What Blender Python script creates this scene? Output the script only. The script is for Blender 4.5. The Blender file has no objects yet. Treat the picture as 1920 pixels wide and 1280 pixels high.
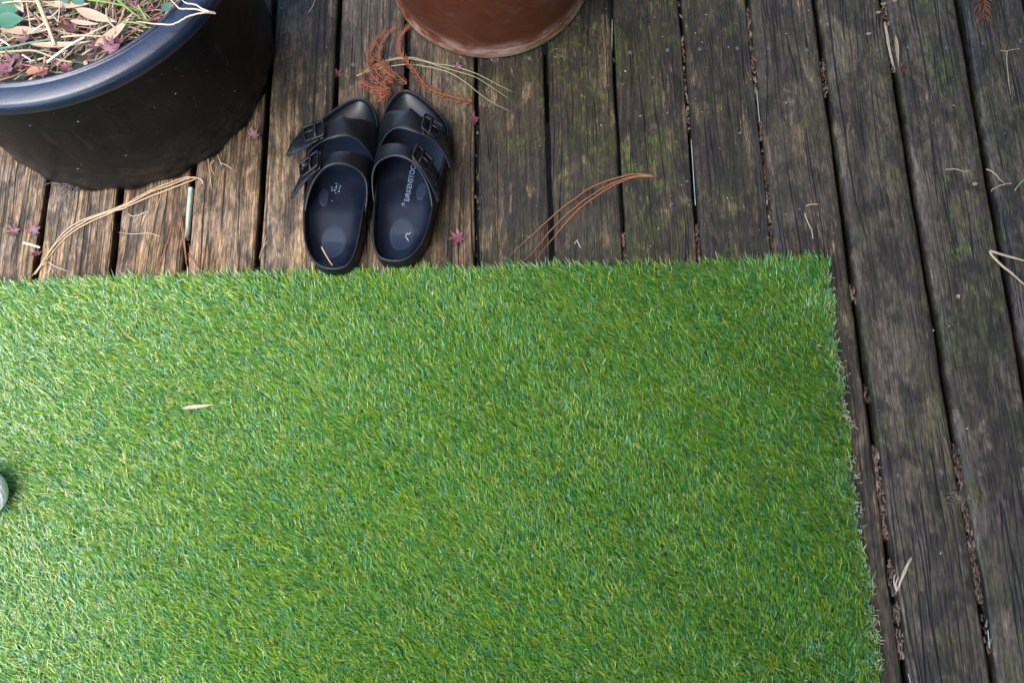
import bpy, math, random
import numpy as np
from mathutils import Vector, Matrix
random.seed(7); rng = np.random.default_rng(7)
S = bpy.context.scene
COL = S.collection

# ------------------------------------------------------------------ camera
CAMX, CAMH = 0.59131894, 1.09209812
RV = Vector((0.99945169, -0.01839831, -0.02752857))
UV = Vector((0.02603039, 0.95042754, 0.30985467))
FV = Vector((-0.02046311, 0.31040135, -0.95038532))
FPX = 1867.0
cd = bpy.data.cameras.new('camera'); cam = bpy.data.objects.new('camera', cd); COL.objects.link(cam)
cam.matrix_world = Matrix(((RV.x, UV.x, -FV.x, CAMX), (RV.y, UV.y, -FV.y, 0.0), (RV.z, UV.z, -FV.z, CAMH), (0, 0, 0, 1)))
cd.sensor_width = 36.0; cd.lens = FPX/1920*36.0; cd.clip_start = 0.02; cd.clip_end = 400
cd.dof.use_dof = True; cd.dof.focus_distance = 1.13; cd.dof.aperture_fstop = 9.0
S.camera = cam

# ------------------------------------------------------------------ light
SUN_EL, SUN_AZ = math.radians(67), math.radians(-162)      # open sky over the left of the deck
w = bpy.data.worlds.new('World'); S.world = w; w.use_nodes = True
wn = w.node_tree.nodes; wl = w.node_tree.links
sky = wn.new('ShaderNodeTexSky'); sky.sky_type = 'NISHITA'; sky.sun_disc = False
sky.sun_elevation = SUN_EL; sky.sun_rotation = SUN_AZ
sky.air_density = 1.0; sky.dust_density = 0.4; sky.ozone_density = 3.0
wl.new(sky.outputs[0], wn['Background'].inputs[0]); wn['Background'].inputs[1].default_value = 0.13
sd = bpy.data.lights.new('sun', 'SUN'); sun = bpy.data.objects.new('sun', sd); COL.objects.link(sun)
sd.energy = 1.5; sd.angle = math.radians(48); sd.color = (1.0, 0.92, 0.81)
sv = Vector((math.sin(SUN_AZ)*math.cos(SUN_EL), math.cos(SUN_AZ)*math.cos(SUN_EL), math.sin(SUN_EL)))
sun.rotation_euler = sv.to_track_quat('Z', 'Y').to_euler()
S.view_settings.view_transform = 'Standard'; S.view_settings.look = 'None'
S.view_settings.gamma = 1.0; S.view_settings.use_curve_mapping = False
S.view_settings.exposure = 3.0

# ------------------------------------------------------------------ helpers
def at(px, py, z=0.0):
    d = FV + RV*((px-960)/FPX) + UV*((640-py)/FPX)
    t = (z-CAMH)/d.z
    return Vector((CAMX, 0, CAMH)) + d*t

def tag(o, label=None, cat=None, group=None, kind=None):
    if label: o['label'] = label
    if cat: o['category'] = cat
    if group: o['group'] = group
    if kind: o['kind'] = kind
    return o

def empty(name, loc=(0, 0, 0), rz=0.0):
    o = bpy.data.objects.new(name, None); COL.objects.link(o)
    o.location = loc; o.rotation_euler = (0, 0, rz); o.empty_display_size = 0.02
    return o

def obj(name, V, F, mat, parent=None, smooth=True, col=None, attrs=None):
    me = bpy.data.meshes.new(name)
    me.from_pydata([tuple(v) for v in V], [], [tuple(f) for f in F]); me.update()
    if smooth: me.polygons.foreach_set('use_smooth', [True]*len(me.polygons))
    if attrs:
        for k, val in attrs.items():
            a = me.attributes.new(k, 'FLOAT', 'POINT')
            a.data.foreach_set('value', np.full(len(V), val, dtype=np.float32) if np.isscalar(val) else np.asarray(val, dtype=np.float32))
    if col is not None:
        a = me.attributes.new('tint', 'FLOAT_COLOR', 'POINT'); a.data.foreach_set('color', np.asarray(col, dtype=np.float32).ravel())
    me.materials.append(mat)
    o = bpy.data.objects.new(name, me); COL.objects.link(o)
    if parent: o.parent = parent
    return o

def big_mesh(name, V, loops, starts, totals, mat, parent, col, smooth=False):
    me = bpy.data.meshes.new(name)
    me.vertices.add(len(V)); me.vertices.foreach_set('co', V.astype(np.float32).ravel())
    me.loops.add(len(loops)); me.loops.foreach_set('vertex_index', loops.astype(np.int32))
    me.polygons.add(len(starts)); me.polygons.foreach_set('loop_start', starts.astype(np.int32))
    me.polygons.foreach_set('use_smooth', np.full(len(starts), smooth))
    me.update(calc_edges=True)
    a = me.attributes.new('tint', 'FLOAT_COLOR', 'POINT'); a.data.foreach_set('color', col.astype(np.float32).ravel())
    me.materials.append(mat)
    o = bpy.data.objects.new(name, me); COL.objects.link(o); o.parent = parent
    return o

def catmull(P, n, closed=False):
    P = [np.array(p, float) for p in P]; out = []
    m = len(P); segs = m if closed else m-1
    for k in range(n if closed else n):
        u = k/n*segs if closed else k/(n-1)*segs
        i = min(int(u), segs-1); t = u-i
        g = (lambda j: P[j % m]) if closed else (lambda j: P[max(0, min(m-1, j))])
        p0, p1, p2, p3 = g(i-1), g(i), g(i+1), g(i+2)
        out.append(0.5*((2*p1)+(p2-p0)*t+(2*p0-5*p1+4*p2-p3)*t*t+(3*p1-p0-3*p2+p3)*t**3))
    return out

def tube(path, rad, sides=6, flat=1.0):
    """list of points -> verts, faces; rad may be a list"""
    P = [Vector(p) for p in path]; n = len(P); V = []; F = []
    for i, p in enumerate(P):
        t = (P[min(i+1, n-1)]-P[max(i-1, 0)])
        if t.length < 1e-9: t = Vector((1, 0, 0))
        t.normalize()
        a = t.cross(Vector((0, 0, 1)))
        if a.length < 1e-4: a = Vector((1, 0, 0))
        a.normalize(); b = t.cross(a)
        r = rad[i] if isinstance(rad, (list, tuple, np.ndarray)) else rad
        for k in range(sides):
            th = 2*math.pi*k/sides
            V.append(p + a*(r*math.cos(th)) + b*(r*flat*math.sin(th)))
    for i in range(n-1):
        for k in range(sides):
            k2 = (k+1) % sides
            F.append((i*sides+k, i*sides+k2, (i+1)*sides+k2, (i+1)*sides+k))
    F.append(tuple(range(sides))[::-1]); F.append(tuple((n-1)*sides+k for k in range(sides)))
    return V, F

class Bag:
    def __init__(s): s.V = []; s.F = []; s.C = []
    def add(s, V, F, c=None):
        o = len(s.V); s.V += [Vector(v) for v in V]; s.F += [tuple(i+o for i in f) for f in F]
        if c is not None: s.C += [tuple(c)+(1.0,) if len(c) == 3 else tuple(c)]*len(V)
    def build(s, name, mat, parent=None, smooth=True):
        return obj(name, s.V, s.F, mat, parent, smooth, col=np.array(s.C) if s.C else None)

def lathe(prof, n=96, fn=None):
    V = []; F = []; m = len(prof)
    for i in range(n):
        a = 2*math.pi*i/n
        for j, (r, z) in enumerate(prof):
            rr, zz = (r, z) if fn is None else fn(r, z, a, j)
            V.append((rr*math.cos(a), rr*math.sin(a), zz))
    for i in range(n):
        i2 = (i+1) % n
        for j in range(m-1):
            F.append((i*m+j, i2*m+j, i2*m+j+1, i*m+j+1))
    return V, F

# ------------------------------------------------------------------ materials
def nodes(name):
    m = bpy.data.materials.new(name); m.use_nodes = True
    nt = m.node_tree; return m, nt.nodes, nt.links, nt.nodes['Principled BSDF']

def N(ns, typ, **kw):
    n = ns.new(typ)
    for k, v in kw.items(): setattr(n, k, v)
    return n

def mix(ns, ls, fac, a, b, mode='MIX'):
    n = ns.new('ShaderNodeMix'); n.data_type = 'RGBA'; n.blend_type = mode
    for sock, val in ((n.inputs['Factor'], fac), (n.inputs[6], a), (n.inputs[7], b)):
        if hasattr(val, 'links'): ls.new(val, sock)
        elif isinstance(val, (int, float)): sock.default_value = val
        else: sock.default_value = tuple(val)+(1,) if len(val) == 3 else val
    return n.outputs[2]

def ramp(ns, ls, src, p0, p1, c0=(0, 0, 0, 1), c1=(1, 1, 1, 1)):
    r = ns.new('ShaderNodeValToRGB'); e = r.color_ramp.elements
    e[0].position = p0; e[1].position = p1; e[0].color = c0; e[1].color = c1
    ls.new(src, r.inputs[0]); return r.outputs[0]

def math_(ns, ls, op, a, b=None):
    n = ns.new('ShaderNodeMath'); n.operation = op
    for i, v in enumerate((a, b)):
        if v is None: continue
        if hasattr(v, 'links'): ls.new(v, n.inputs[i])
        else: n.inputs[i].default_value = v
    return n.outputs[0]

def noise(ns, ls, vec, scale, detail=4, rough=0.55, dist=0.0):
    n = ns.new('ShaderNodeTexNoise'); n.inputs['Scale'].default_value = scale; n.inputs['Detail'].default_value = detail
    n.inputs['Roughness'].default_value = rough; n.inputs['Distortion'].default_value = dist
    ls.new(vec, n.inputs['Vector']); return n.outputs['Fac']

def vscale(ns, ls, vec, s):
    n = ns.new('ShaderNodeVectorMath'); n.operation = 'MULTIPLY'; ls.new(vec, n.inputs[0]); n.inputs[1].default_value = s
    return n.outputs[0]

def bump(ns, ls, pb, h, dist, strength=1.0):
    b = ns.new('ShaderNodeBump'); b.inputs['Distance'].default_value = dist; b.inputs['Strength'].default_value = strength
    ls.new(h, b.inputs['Height']); ls.new(b.outputs[0], pb.inputs['Normal'])

def plain(name, c, rough=0.6, var=0.25, scale=120, bd=0.0003, spec=0.5):
    m, ns, ls, pb = nodes(name)
    tc = N(ns, 'ShaderNodeNewGeometry').outputs['Position']
    f = noise(ns, ls, tc, scale, 4)
    lo = tuple(x*(1-var) for x in c); hi = tuple(min(1, x*(1+var)) for x in c)
    ls.new(mix(ns, ls, f, lo, hi), pb.inputs['Base Color'])
    pb.inputs['Roughness'].default_value = rough; pb.inputs['Specular IOR Level'].default_value = spec
    if bd: bump(ns, ls, pb, f, bd)
    return m

def tinted(name, rough=0.55, transl=0.0, spec=0.5):
    """colour comes from each blade's own tint"""
    m, ns, ls, pb = nodes(name)
    a = N(ns, 'ShaderNodeAttribute', attribute_name='tint')
    ls.new(a.outputs['Color'], pb.inputs['Base Color']); pb.inputs['Roughness'].default_value = rough
    pb.inputs['Specular IOR Level'].default_value = spec
    if transl:
        t = N(ns, 'ShaderNodeBsdfTranslucent'); ls.new(a.outputs['Color'], t.inputs[0])
        mx = N(ns, 'ShaderNodeMixShader'); mx.inputs[0].default_value = transl
        ls.new(pb.outputs[0], mx.inputs[1]); ls.new(t.outputs[0], mx.inputs[2])
        ls.new(mx.outputs[0], ns['Material Output'].inputs[0])
    return m

def wood_material():
    m, ns, ls, pb = nodes('weathered_deck_wood')
    pos = N(ns, 'ShaderNodeNewGeometry').outputs['Position']
    seed = N(ns, 'ShaderNodeAttribute', attribute_name='seed').outputs['Fac']
    warm = N(ns, 'ShaderNodeAttribute', attribute_name='warm').outputs['Fac']
    alg = N(ns, 'ShaderNodeAttribute', attribute_name='algae').outputs['Fac']
    cx = N(ns, 'ShaderNodeCombineXYZ'); ls.new(math_(ns, ls, 'MULTIPLY', seed, 3.7), cx.inputs[0])
    ls.new(math_(ns, ls, 'MULTIPLY', seed, 11.3), cx.inputs[1]); ls.new(math_(ns, ls, 'MULTIPLY', seed, 5.1), cx.inputs[2])
    ad = N(ns, 'ShaderNodeVectorMath', operation='ADD'); ls.new(pos, ad.inputs[0]); ls.new(cx.outputs[0], ad.inputs[1])
    p = ad.outputs[0]
    # slow sideways drift of the grain
    drift = noise(ns, ls, vscale(ns, ls, p, (9, 3.5, 1)), 1.0, 2)
    dv = N(ns, 'ShaderNodeCombineXYZ'); ls.new(math_(ns, ls, 'MULTIPLY', math_(ns, ls, 'SUBTRACT', drift, 0.5), 0.02), dv.inputs[0])
    ad2 = N(ns, 'ShaderNodeVectorMath', operation='ADD'); ls.new(p, ad2.inputs[0]); ls.new(dv.outputs[0], ad2.inputs[1])
    g = ad2.outputs[0]
    grain = noise(ns, ls, vscale(ns, ls, g, (230, 5, 40)), 1.0, 4, 0.6)            # growth rings, 4 mm
    fine = noise(ns, ls, vscale(ns, ls, g, (900, 22, 100)), 1.0, 3, 0.6)            # fibres
    streak = noise(ns, ls, vscale(ns, ls, g, (95, 7, 20)), 1.0, 5, 0.65)
    blot = noise(ns, ls, vscale(ns, ls, p, (16, 9, 10)), 1.0, 6, 0.62)
    blot2 = noise(ns, ls, vscale(ns, ls, p, (30, 12, 10)), 1.0, 6, 0.7, 0.6)
    speck = noise(ns, ls, vscale(ns, ls, p, (330, 240, 200)), 1.0, 3, 0.6)
    # clean early wood / dark rings
    rings = ramp(ns, ls, grain, 0.40, 0.60)
    dark = mix(ns, ls, rings, (0.0125, 0.0086, 0.0058), (0.034, 0.0240, 0.0165))
    warmc = mix(ns, ls, rings, (0.044, 0.023, 0.010), (0.255, 0.163, 0.080))
    grey = mix(ns, ls, fine, (0.11, 0.083, 0.066), (0.21, 0.165, 0.132))
    warmc = mix(ns, ls, ramp(ns, ls, blot, 0.45, 0.75), warmc, grey)
    # how much clean wood shows
    k = math_(ns, ls, 'ADD', math_(ns, ls, 'MULTIPLY', warm, 1.15), math_(ns, ls, 'MULTIPLY', math_(ns, ls, 'SUBTRACT', blot, 0.52), 1.5))
    k = math_(ns, ls, 'ADD', k, math_(ns, ls, 'MULTIPLY', math_(ns, ls, 'SUBTRACT', streak, 0.5), 0.9))
    kk = ramp(ns, ls, k, 0.15, 0.85)
    c = mix(ns, ls, kk, dark, warmc)
    # worn pale patches that follow the fibres
    wp = math_(ns, ls, 'MULTIPLY', ramp(ns, ls, blot2, 0.54, 0.59), ramp(ns, ls, streak, 0.43, 0.54))
    wp = math_(ns, ls, 'MULTIPLY', wp, ramp(ns, ls, fine, 0.34, 0.6))
    c = mix(ns, ls, math_(ns, ls, 'MULTIPLY', wp, 0.8), c, (0.20, 0.130, 0.072))
    # weathered film; its warm tan also offsets blue shade on the right boards
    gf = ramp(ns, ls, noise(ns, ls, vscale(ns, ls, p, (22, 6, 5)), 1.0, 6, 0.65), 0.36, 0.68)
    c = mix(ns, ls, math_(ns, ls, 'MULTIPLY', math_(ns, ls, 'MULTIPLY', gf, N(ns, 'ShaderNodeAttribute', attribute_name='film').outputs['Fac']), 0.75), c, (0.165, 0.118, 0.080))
    # algae
    am = math_(ns, ls, 'MULTIPLY', ramp(ns, ls, noise(ns, ls, vscale(ns, ls, p, (21, 10, 8)), 1.0, 6, 0.68, 0.4), 0.46, 0.64), alg)
    c = mix(ns, ls, math_(ns, ls, 'MULTIPLY', am, 0.45), c, mix(ns, ls, speck, (0.016, 0.022, 0.003), (0.066, 0.078, 0.006)))
    ms = math_(ns, ls, 'MULTIPLY', ramp(ns, ls, noise(ns, ls, vscale(ns, ls, p, (130, 80, 60)), 1.0, 8, 0.78), 0.52, 0.60), ramp(ns, ls, noise(ns, ls, vscale(ns, ls, p, (14, 8, 6)), 1.0, 4, 0.6), 0.50, 0.60))
    c = mix(ns, ls, math_(ns, ls, 'MULTIPLY', math_(ns, ls, 'MULTIPLY', ms, alg), 0.8), c, mix(ns, ls, speck, (0.045, 0.060, 0.004), (0.120, 0.150, 0.010)))
    # damp blotches
    db = ramp(ns, ls, noise(ns, ls, vscale(ns, ls, p, (34, 20, 10)), 1.0, 7, 0.7, 0.5), 0.50, 0.58)
    c = mix(ns, ls, math_(ns, ls, 'MULTIPLY', db, 0.6), c, (0.011, 0.0085, 0.0065))
    # drying cracks
    cr = noise(ns, ls, vscale(ns, ls, g, (60, 1.6, 6)), 1.0, 2, 0.5)
    crm = ramp(ns, ls, math_(ns, ls, 'ABSOLUTE', math_(ns, ls, 'SUBTRACT', cr, 0.5)), 0.004, 0.017, (1, 1, 1, 1), (0, 0, 0, 1))
    crm = math_(ns, ls, 'MULTIPLY', crm, ramp(ns, ls, noise(ns, ls, vscale(ns, ls, p, (11, 4, 2)), 1.0, 2), 0.45, 0.52))
    c = mix(ns, ls, math_(ns, ls, 'MULTIPLY', crm, 0.85), c, (0.012, 0.009, 0.007))
    # pale specks of grit
    sp = ramp(ns, ls, noise(ns, ls, vscale(ns, ls, p, (420, 380, 300)), 1.0, 2, 0.5), 0.735, 0.765)
    c = mix(ns, ls, math_(ns, ls, 'MULTIPLY', sp, 0.5), c, (0.30, 0.27, 0.23))
    c = mix(ns, ls, 0.35, c, mix(ns, ls, speck, (0.55, 0.55, 0.55), (1.4, 1.4, 1.4)), 'MULTIPLY')
    mott = noise(ns, ls, vscale(ns, ls, g, (420, 75, 60)), 1.0, 6, 0.75)
    c = mix(ns, ls, 1.0, c, ramp(ns, ls, mott, 0.38, 0.64, (0.46, 0.46, 0.46, 1), (1.55, 1.50, 1.42, 1)), 'MULTIPLY')
    c = mix(ns, ls, 1.0, c, ramp(ns, ls, noise(ns, ls, vscale(ns, ls, g, (1100, 45, 90)), 1.0, 4, 0.7), 0.38, 0.62, (0.58, 0.58, 0.58, 1), (1.38, 1.38, 1.38, 1)), 'MULTIPLY')
    ls.new(c, pb.inputs['Base Color'])
    ls.new(ramp(ns, ls, blot2, 0.3, 0.75, (0.50, 0.5, 0.5, 1), (0.80, 0.8, 0.8, 1)), pb.inputs['Roughness'])
    pb.inputs['Specular IOR Level'].default_value = 0.3
    h = math_(ns, ls, 'ADD', math_(ns, ls, 'MULTIPLY', rings, 0.9), math_(ns, ls, 'MULTIPLY', fine, 0.45))
    grv = N(ns, 'ShaderNodeAttribute', attribute_name='groove').outputs['Fac']
    h = math_(ns, ls, 'MULTIPLY', h, grv)
    h = math_(ns, ls, 'SUBTRACT', h, math_(ns, ls, 'MULTIPLY', crm, 1.5))
    h = math_(ns, ls, 'ADD', h, math_(ns, ls, 'MULTIPLY', math_(ns, ls, 'ADD', speck, mott), 0.3))
    bump(ns, ls, pb, h, 0.0011)
    return m

def eva_material(name='black_moulded_foam', c0=(0.0010, 0.0012, 0.0026), c1=(0.0036, 0.0035, 0.0044), r0=.42, r1=.54, spec=.30):
    m, ns, ls, pb = nodes(name)
    pos = N(ns, 'ShaderNodeNewGeometry').outputs['Position']
    f = noise(ns, ls, pos, 900, 3)
    d = noise(ns, ls, pos, 60, 5, 0.6)
    cc = mix(ns, ls, ramp(ns, ls, d, 0.45, 0.75), c0, c1)
    du = ramp(ns, ls, noise(ns, ls, pos, 620, 2, 0.5), 0.70, 0.76)
    ls.new(mix(ns, ls, math_(ns, ls, 'MULTIPLY', du, 0.5), cc, (0.06, 0.058, 0.055)), pb.inputs['Base Color'])
    ls.new(ramp(ns, ls, d, 0.3, 0.8, (r0, r0, r0, 1), (r1, r1, r1, 1)), pb.inputs['Roughness'])
    pb.inputs['Specular IOR Level'].default_value = spec
    bump(ns, ls, pb, f, 0.00010)
    return m

def black_pot_material(name='black_nursery_plastic', c0=(0.0022, 0.0021, 0.0022), c1=(0.0075, 0.0064, 0.0054), spec=0.15, r0=0.34, r1=0.52):
    m, ns, ls, pb = nodes(name)
    pos = N(ns, 'ShaderNodeNewGeometry').outputs['Position']
    d = noise(ns, ls, vscale(ns, ls, pos, (18, 18, 30)), 1.0, 6, 0.65)
    sp = ramp(ns, ls, noise(ns, ls, pos, 420, 2, 0.5), 0.70, 0.74)
    c = mix(ns, ls, ramp(ns, ls, d, 0.42, 0.75), c0, c1)
    sx = N(ns, 'ShaderNodeSeparateXYZ'); ls.new(pos, sx.inputs[0])
    mud = math_(ns, ls, 'MULTIPLY', ramp(ns, ls, sx.outputs[2], 0.0, 0.09, (1, 1, 1, 1), (0, 0, 0, 1)), ramp(ns, ls, noise(ns, ls, vscale(ns, ls, pos, (45, 45, 70)), 1.0, 7, 0.75), 0.40, 0.66))
    c = mix(ns, ls, math_(ns, ls, 'MULTIPLY', mud, 0.8), c, (0.034, 0.026, 0.019))
    scf = ramp(ns, ls, noise(ns, ls, vscale(ns, ls, pos, (60, 60, 9)), 1.0, 5, 0.7), 0.58, 0.70)
    c = mix(ns, ls, math_(ns, ls, 'MULTIPLY', scf, 0.35), c, (0.022, 0.020, 0.018))
    c = mix(ns, ls, math_(ns, ls, 'MULTIPLY', sp, 0.4), c, (0.08, 0.07, 0.06))
    ls.new(c, pb.inputs['Base Color'])
    ls.new(ramp(ns, ls, d, 0.35, 0.7, (r0, r0, r0, 1), (r1, r1, r1, 1)), pb.inputs['Roughness'])
    pb.inputs['Specular IOR Level'].default_value = spec
    bump(ns, ls, pb, noise(ns, ls, pos, 260, 3), 0.00015)
    return m

def clay_material():
    m, ns, ls, pb = nodes('brown_glazed_clay')
    pos = N(ns, 'ShaderNodeNewGeometry').outputs['Position']
    tc = N(ns, 'ShaderNodeTexCoord').outputs['Object']
    d = noise(ns, ls, vscale(ns, ls, tc, (40, 40, 60)), 1.0, 8, 0.75)
    c = mix(ns, ls, ramp(ns, ls, d, 0.25, 0.8), (0.046, 0.0092, 0.0032), (0.082, 0.0195, 0.0072))
    c = mix(ns, ls, math_(ns, ls, 'MULTIPLY', ramp(ns, ls, noise(ns, ls, tc, 34, 6, 0.7), 0.55, 0.7), 0.4), c, (0.10, 0.06, 0.042))
    # green growth along the foot ring
    sx = N(ns, 'ShaderNodeSeparateXYZ'); ls.new(tc, sx.inputs[0])
    foot = ramp(ns, ls, sx.outputs[2], 0.003, 0.016, (1, 1, 1, 1), (0, 0, 0, 1))
    c = mix(ns, ls, math_(ns, ls, 'MULTIPLY', foot, ramp(ns, ls, noise(ns, ls, tc, 22, 5), 0.35, 0.6)), c, (0.10, 0.10, 0.035))
    band = math_(ns, ls, 'MULTIPLY', ramp(ns, ls, sx.outputs[2], 0.014, 0.034, (1, 1, 1, 1), (0, 0, 0, 1)), ramp(ns, ls, noise(ns, ls, vscale(ns, ls, tc, (24, 24, 120)), 1.0, 7, 0.75), 0.42, 0.62))
    c = mix(ns, ls, math_(ns, ls, 'MULTIPLY', band, 0.85), c, (0.24, 0.155, 0.115))
    ls.new(c, pb.inputs['Base Color'])
    ls.new(ramp(ns, ls, d, 0.3, 0.75, (0.30, .3, .3, 1), (0.55, .5, .5, 1)), pb.inputs['Roughness'])
    pb.inputs['Specular IOR Level'].default_value = 0.3
    bump(ns, ls, pb, d, 0.0004)
    return m

def leafmat(name, c0, c1, rough=0.5, transl=0.15):
    m, ns, ls, pb = nodes(name)
    pos = N(ns, 'ShaderNodeTexCoord').outputs['Object']
    f = noise(ns, ls, vscale(ns, ls, pos, (700, 60, 60)), 1.0, 3)
    g = noise(ns, ls, pos, 160, 4)
    c = mix(ns, ls, math_(ns, ls, 'ADD', math_(ns, ls, 'MULTIPLY', f, 0.5), math_(ns, ls, 'MULTIPLY', g, 0.5)), c0, c1)
    ls.new(c, pb.inputs['Base Color']); pb.inputs['Roughness'].default_value = rough
    bump(ns, ls, pb, f, 0.0002)
    t = N(ns, 'ShaderNodeBsdfTranslucent'); ls.new(c, t.inputs[0])
    mx = N(ns, 'ShaderNodeMixShader'); mx.inputs[0].default_value = transl
    ls.new(pb.outputs[0], mx.inputs[1]); ls.new(t.outputs[0], mx.inputs[2]); ls.new(mx.outputs[0], ns['Material Output'].inputs[0])
    return m

def worn_print():
    m, ns, ls, pb = nodes('worn_pale_print')
    pos = N(ns, 'ShaderNodeNewGeometry').outputs['Position']
    f = ramp(ns, ls, noise(ns, ls, pos, 520, 3, 0.6), 0.34, 0.50)
    ls.new(mix(ns, ls, f, (0.006, 0.008, 0.014), (0.135, 0.165, 0.24)), pb.inputs['Base Color']); pb.inputs['Roughness'].default_value = 0.5
    return m

M = dict(
    wood=wood_material(), eva=eva_material(), bed=eva_material('satin_black_footbed', (0.0009, 0.0019, 0.0058), (0.0026, 0.0042, 0.0090), .34, .42, .28), pot=black_pot_material(), potrim=black_pot_material('glossy_black_rim', (0.003, 0.0065, 0.018), (0.006, 0.011, 0.024), 0.5, 0.30, 0.40), clay=clay_material(),  # footbed and rim base colours carry the blue of reflected sky
    blade=tinted('plastic_grass_blades', 0.36, 0.2, 1.0), litter=tinted('dry_litter', 0.6, 0.1),
    soil=plain('dark_soil', (0.035, 0.026, 0.02), 0.9, 0.5, 180, 0.003),
    joist=plain('joist_timber', (0.05, 0.04, 0.03), 0.8, 0.4, 40),
    backing=plain('mat_backing', (0.02, 0.03, 0.015), 0.9, 0.4, 200),
    print=worn_print(),
    pad=plain('smooth_foam_pad', (0.0042, 0.0080, 0.0185), 0.42, 0.2, 500, 0.00004, 0.38),  # blue in this base stands in for sky sheen
    ball=plain('white_ball_cover', (0.90, 0.90, 0.90), 0.3, 0.02, 50, 0),
    nail=plain('dull_nail_head', (0.055, 0.05, 0.046), 0.6, 0.3, 400, 0.0002),
    bamboo=leafmat('dry_bamboo_leaf', (0.20, 0.130, 0.075), (0.44, 0.32, 0.21)),
    maple=leafmat('red_maple_leaf', (0.075, 0.019, 0.026), (0.185, 0.058, 0.070)),
    mapled=leafmat('dark_maple_leaf', (0.05, 0.014, 0.014), (0.13, 0.045, 0.042)),
    green=leafmat('fresh_green_leaf', (0.022, 0.075, 0.035), (0.055, 0.15, 0.075), 0.35),
    grassb=leafmat('bright_grass_blade', (0.075, 0.15, 0.010), (0.15, 0.25, 0.022), 0.4),
    tan=plain('tan_needle', (0.36, 0.235, 0.135), 0.45, 0.3, 200),
    brown=plain('orange_brown_needle', (0.23, 0.085, 0.032), 0.4, 0.35, 150),
    pale=plain('pale_stalk', (0.36, 0.28, 0.19), 0.5, 0.25, 200),
    olive=plain('olive_needle', (0.20, 0.18, 0.085), 0.45, 0.35, 120),
    cedar=plain('rusty_cedar', (0.17, 0.048, 0.015), 0.6, 0.6, 300),
    white=plain('bleached_chip', (0.50, 0.47, 0.40), 0.6, 0.15, 200),
    paint=plain('pale_green_strip', (0.26, 0.30, 0.25), 0.7, 0.25, 120),
    housewall=plain('house_cladding', (0.30, 0.27, 0.24), 0.8, 0.2, 6),
)

# ------------------------------------------------------------------ ground under the deck, joists
ground = obj('ground', [(-60, -60, -0.32), (60, -60, -0.32), (60, 60, -0.32), (-60, 60, -0.32)], [(0, 1, 2, 3)], M['soil'], smooth=False)
tag(ground, kind='structure')
PITCH = 0.088
Y0, Y1 = -0.75, 1.75
KMIN, KMAX = -8, 20
gapoff = {0: -2, 1: 1.8, 2: 2, 3: 1, 4: -.7, 5: .7, 6: .6, 7: 1.5, 8: -1, 9: -1, 10: -1.5, 11: -.6, 12: -1.0, 13: 1.6}
gaphalf = {0: 4.2, 1: 4.0, 2: 4.2, 3: 3.4, 4: 3.0, 5: 3.2, 6: 2.6, 7: 2.8, 8: 2.3, 9: 2.5, 10: 2.6, 11: 3.6, 12: 3.8, 13: 4.2}
slope = {8: 4, 9: 6, 10: 4, 12: -4, 13: 9}                               # mm per metre along y
def gap_x(k, y): return k*PITCH + (gapoff.get(k, 0) + slope.get(k, 0)*(y-0.5))*0.001
def gap_h(k): return gaphalf.get(k, 3.5)*0.001

def box(x0, x1, y0, y1, z0, z1):
    V = [(x, y, z) for z in (z0, z1) for y in (y0, y1) for x in (x0, x1)]
    return V, [(0, 2, 3, 1), (4, 5, 7, 6), (0, 1, 5, 4), (2, 6, 7, 3), (0, 4, 6, 2), (1, 3, 7, 5)]

JY = [-0.355, 0.19, 0.735, 1.28]
deck = empty('deck'); tag(deck, kind='structure')
xl, xr = KMIN*PITCH, KMAX*PITCH
for y in JY:
    V, F = box(xl, xr, y-0.022, y+0.022, -0.125, -0.0275); obj('joist', V, F, M['joist'], deck, False)

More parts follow.
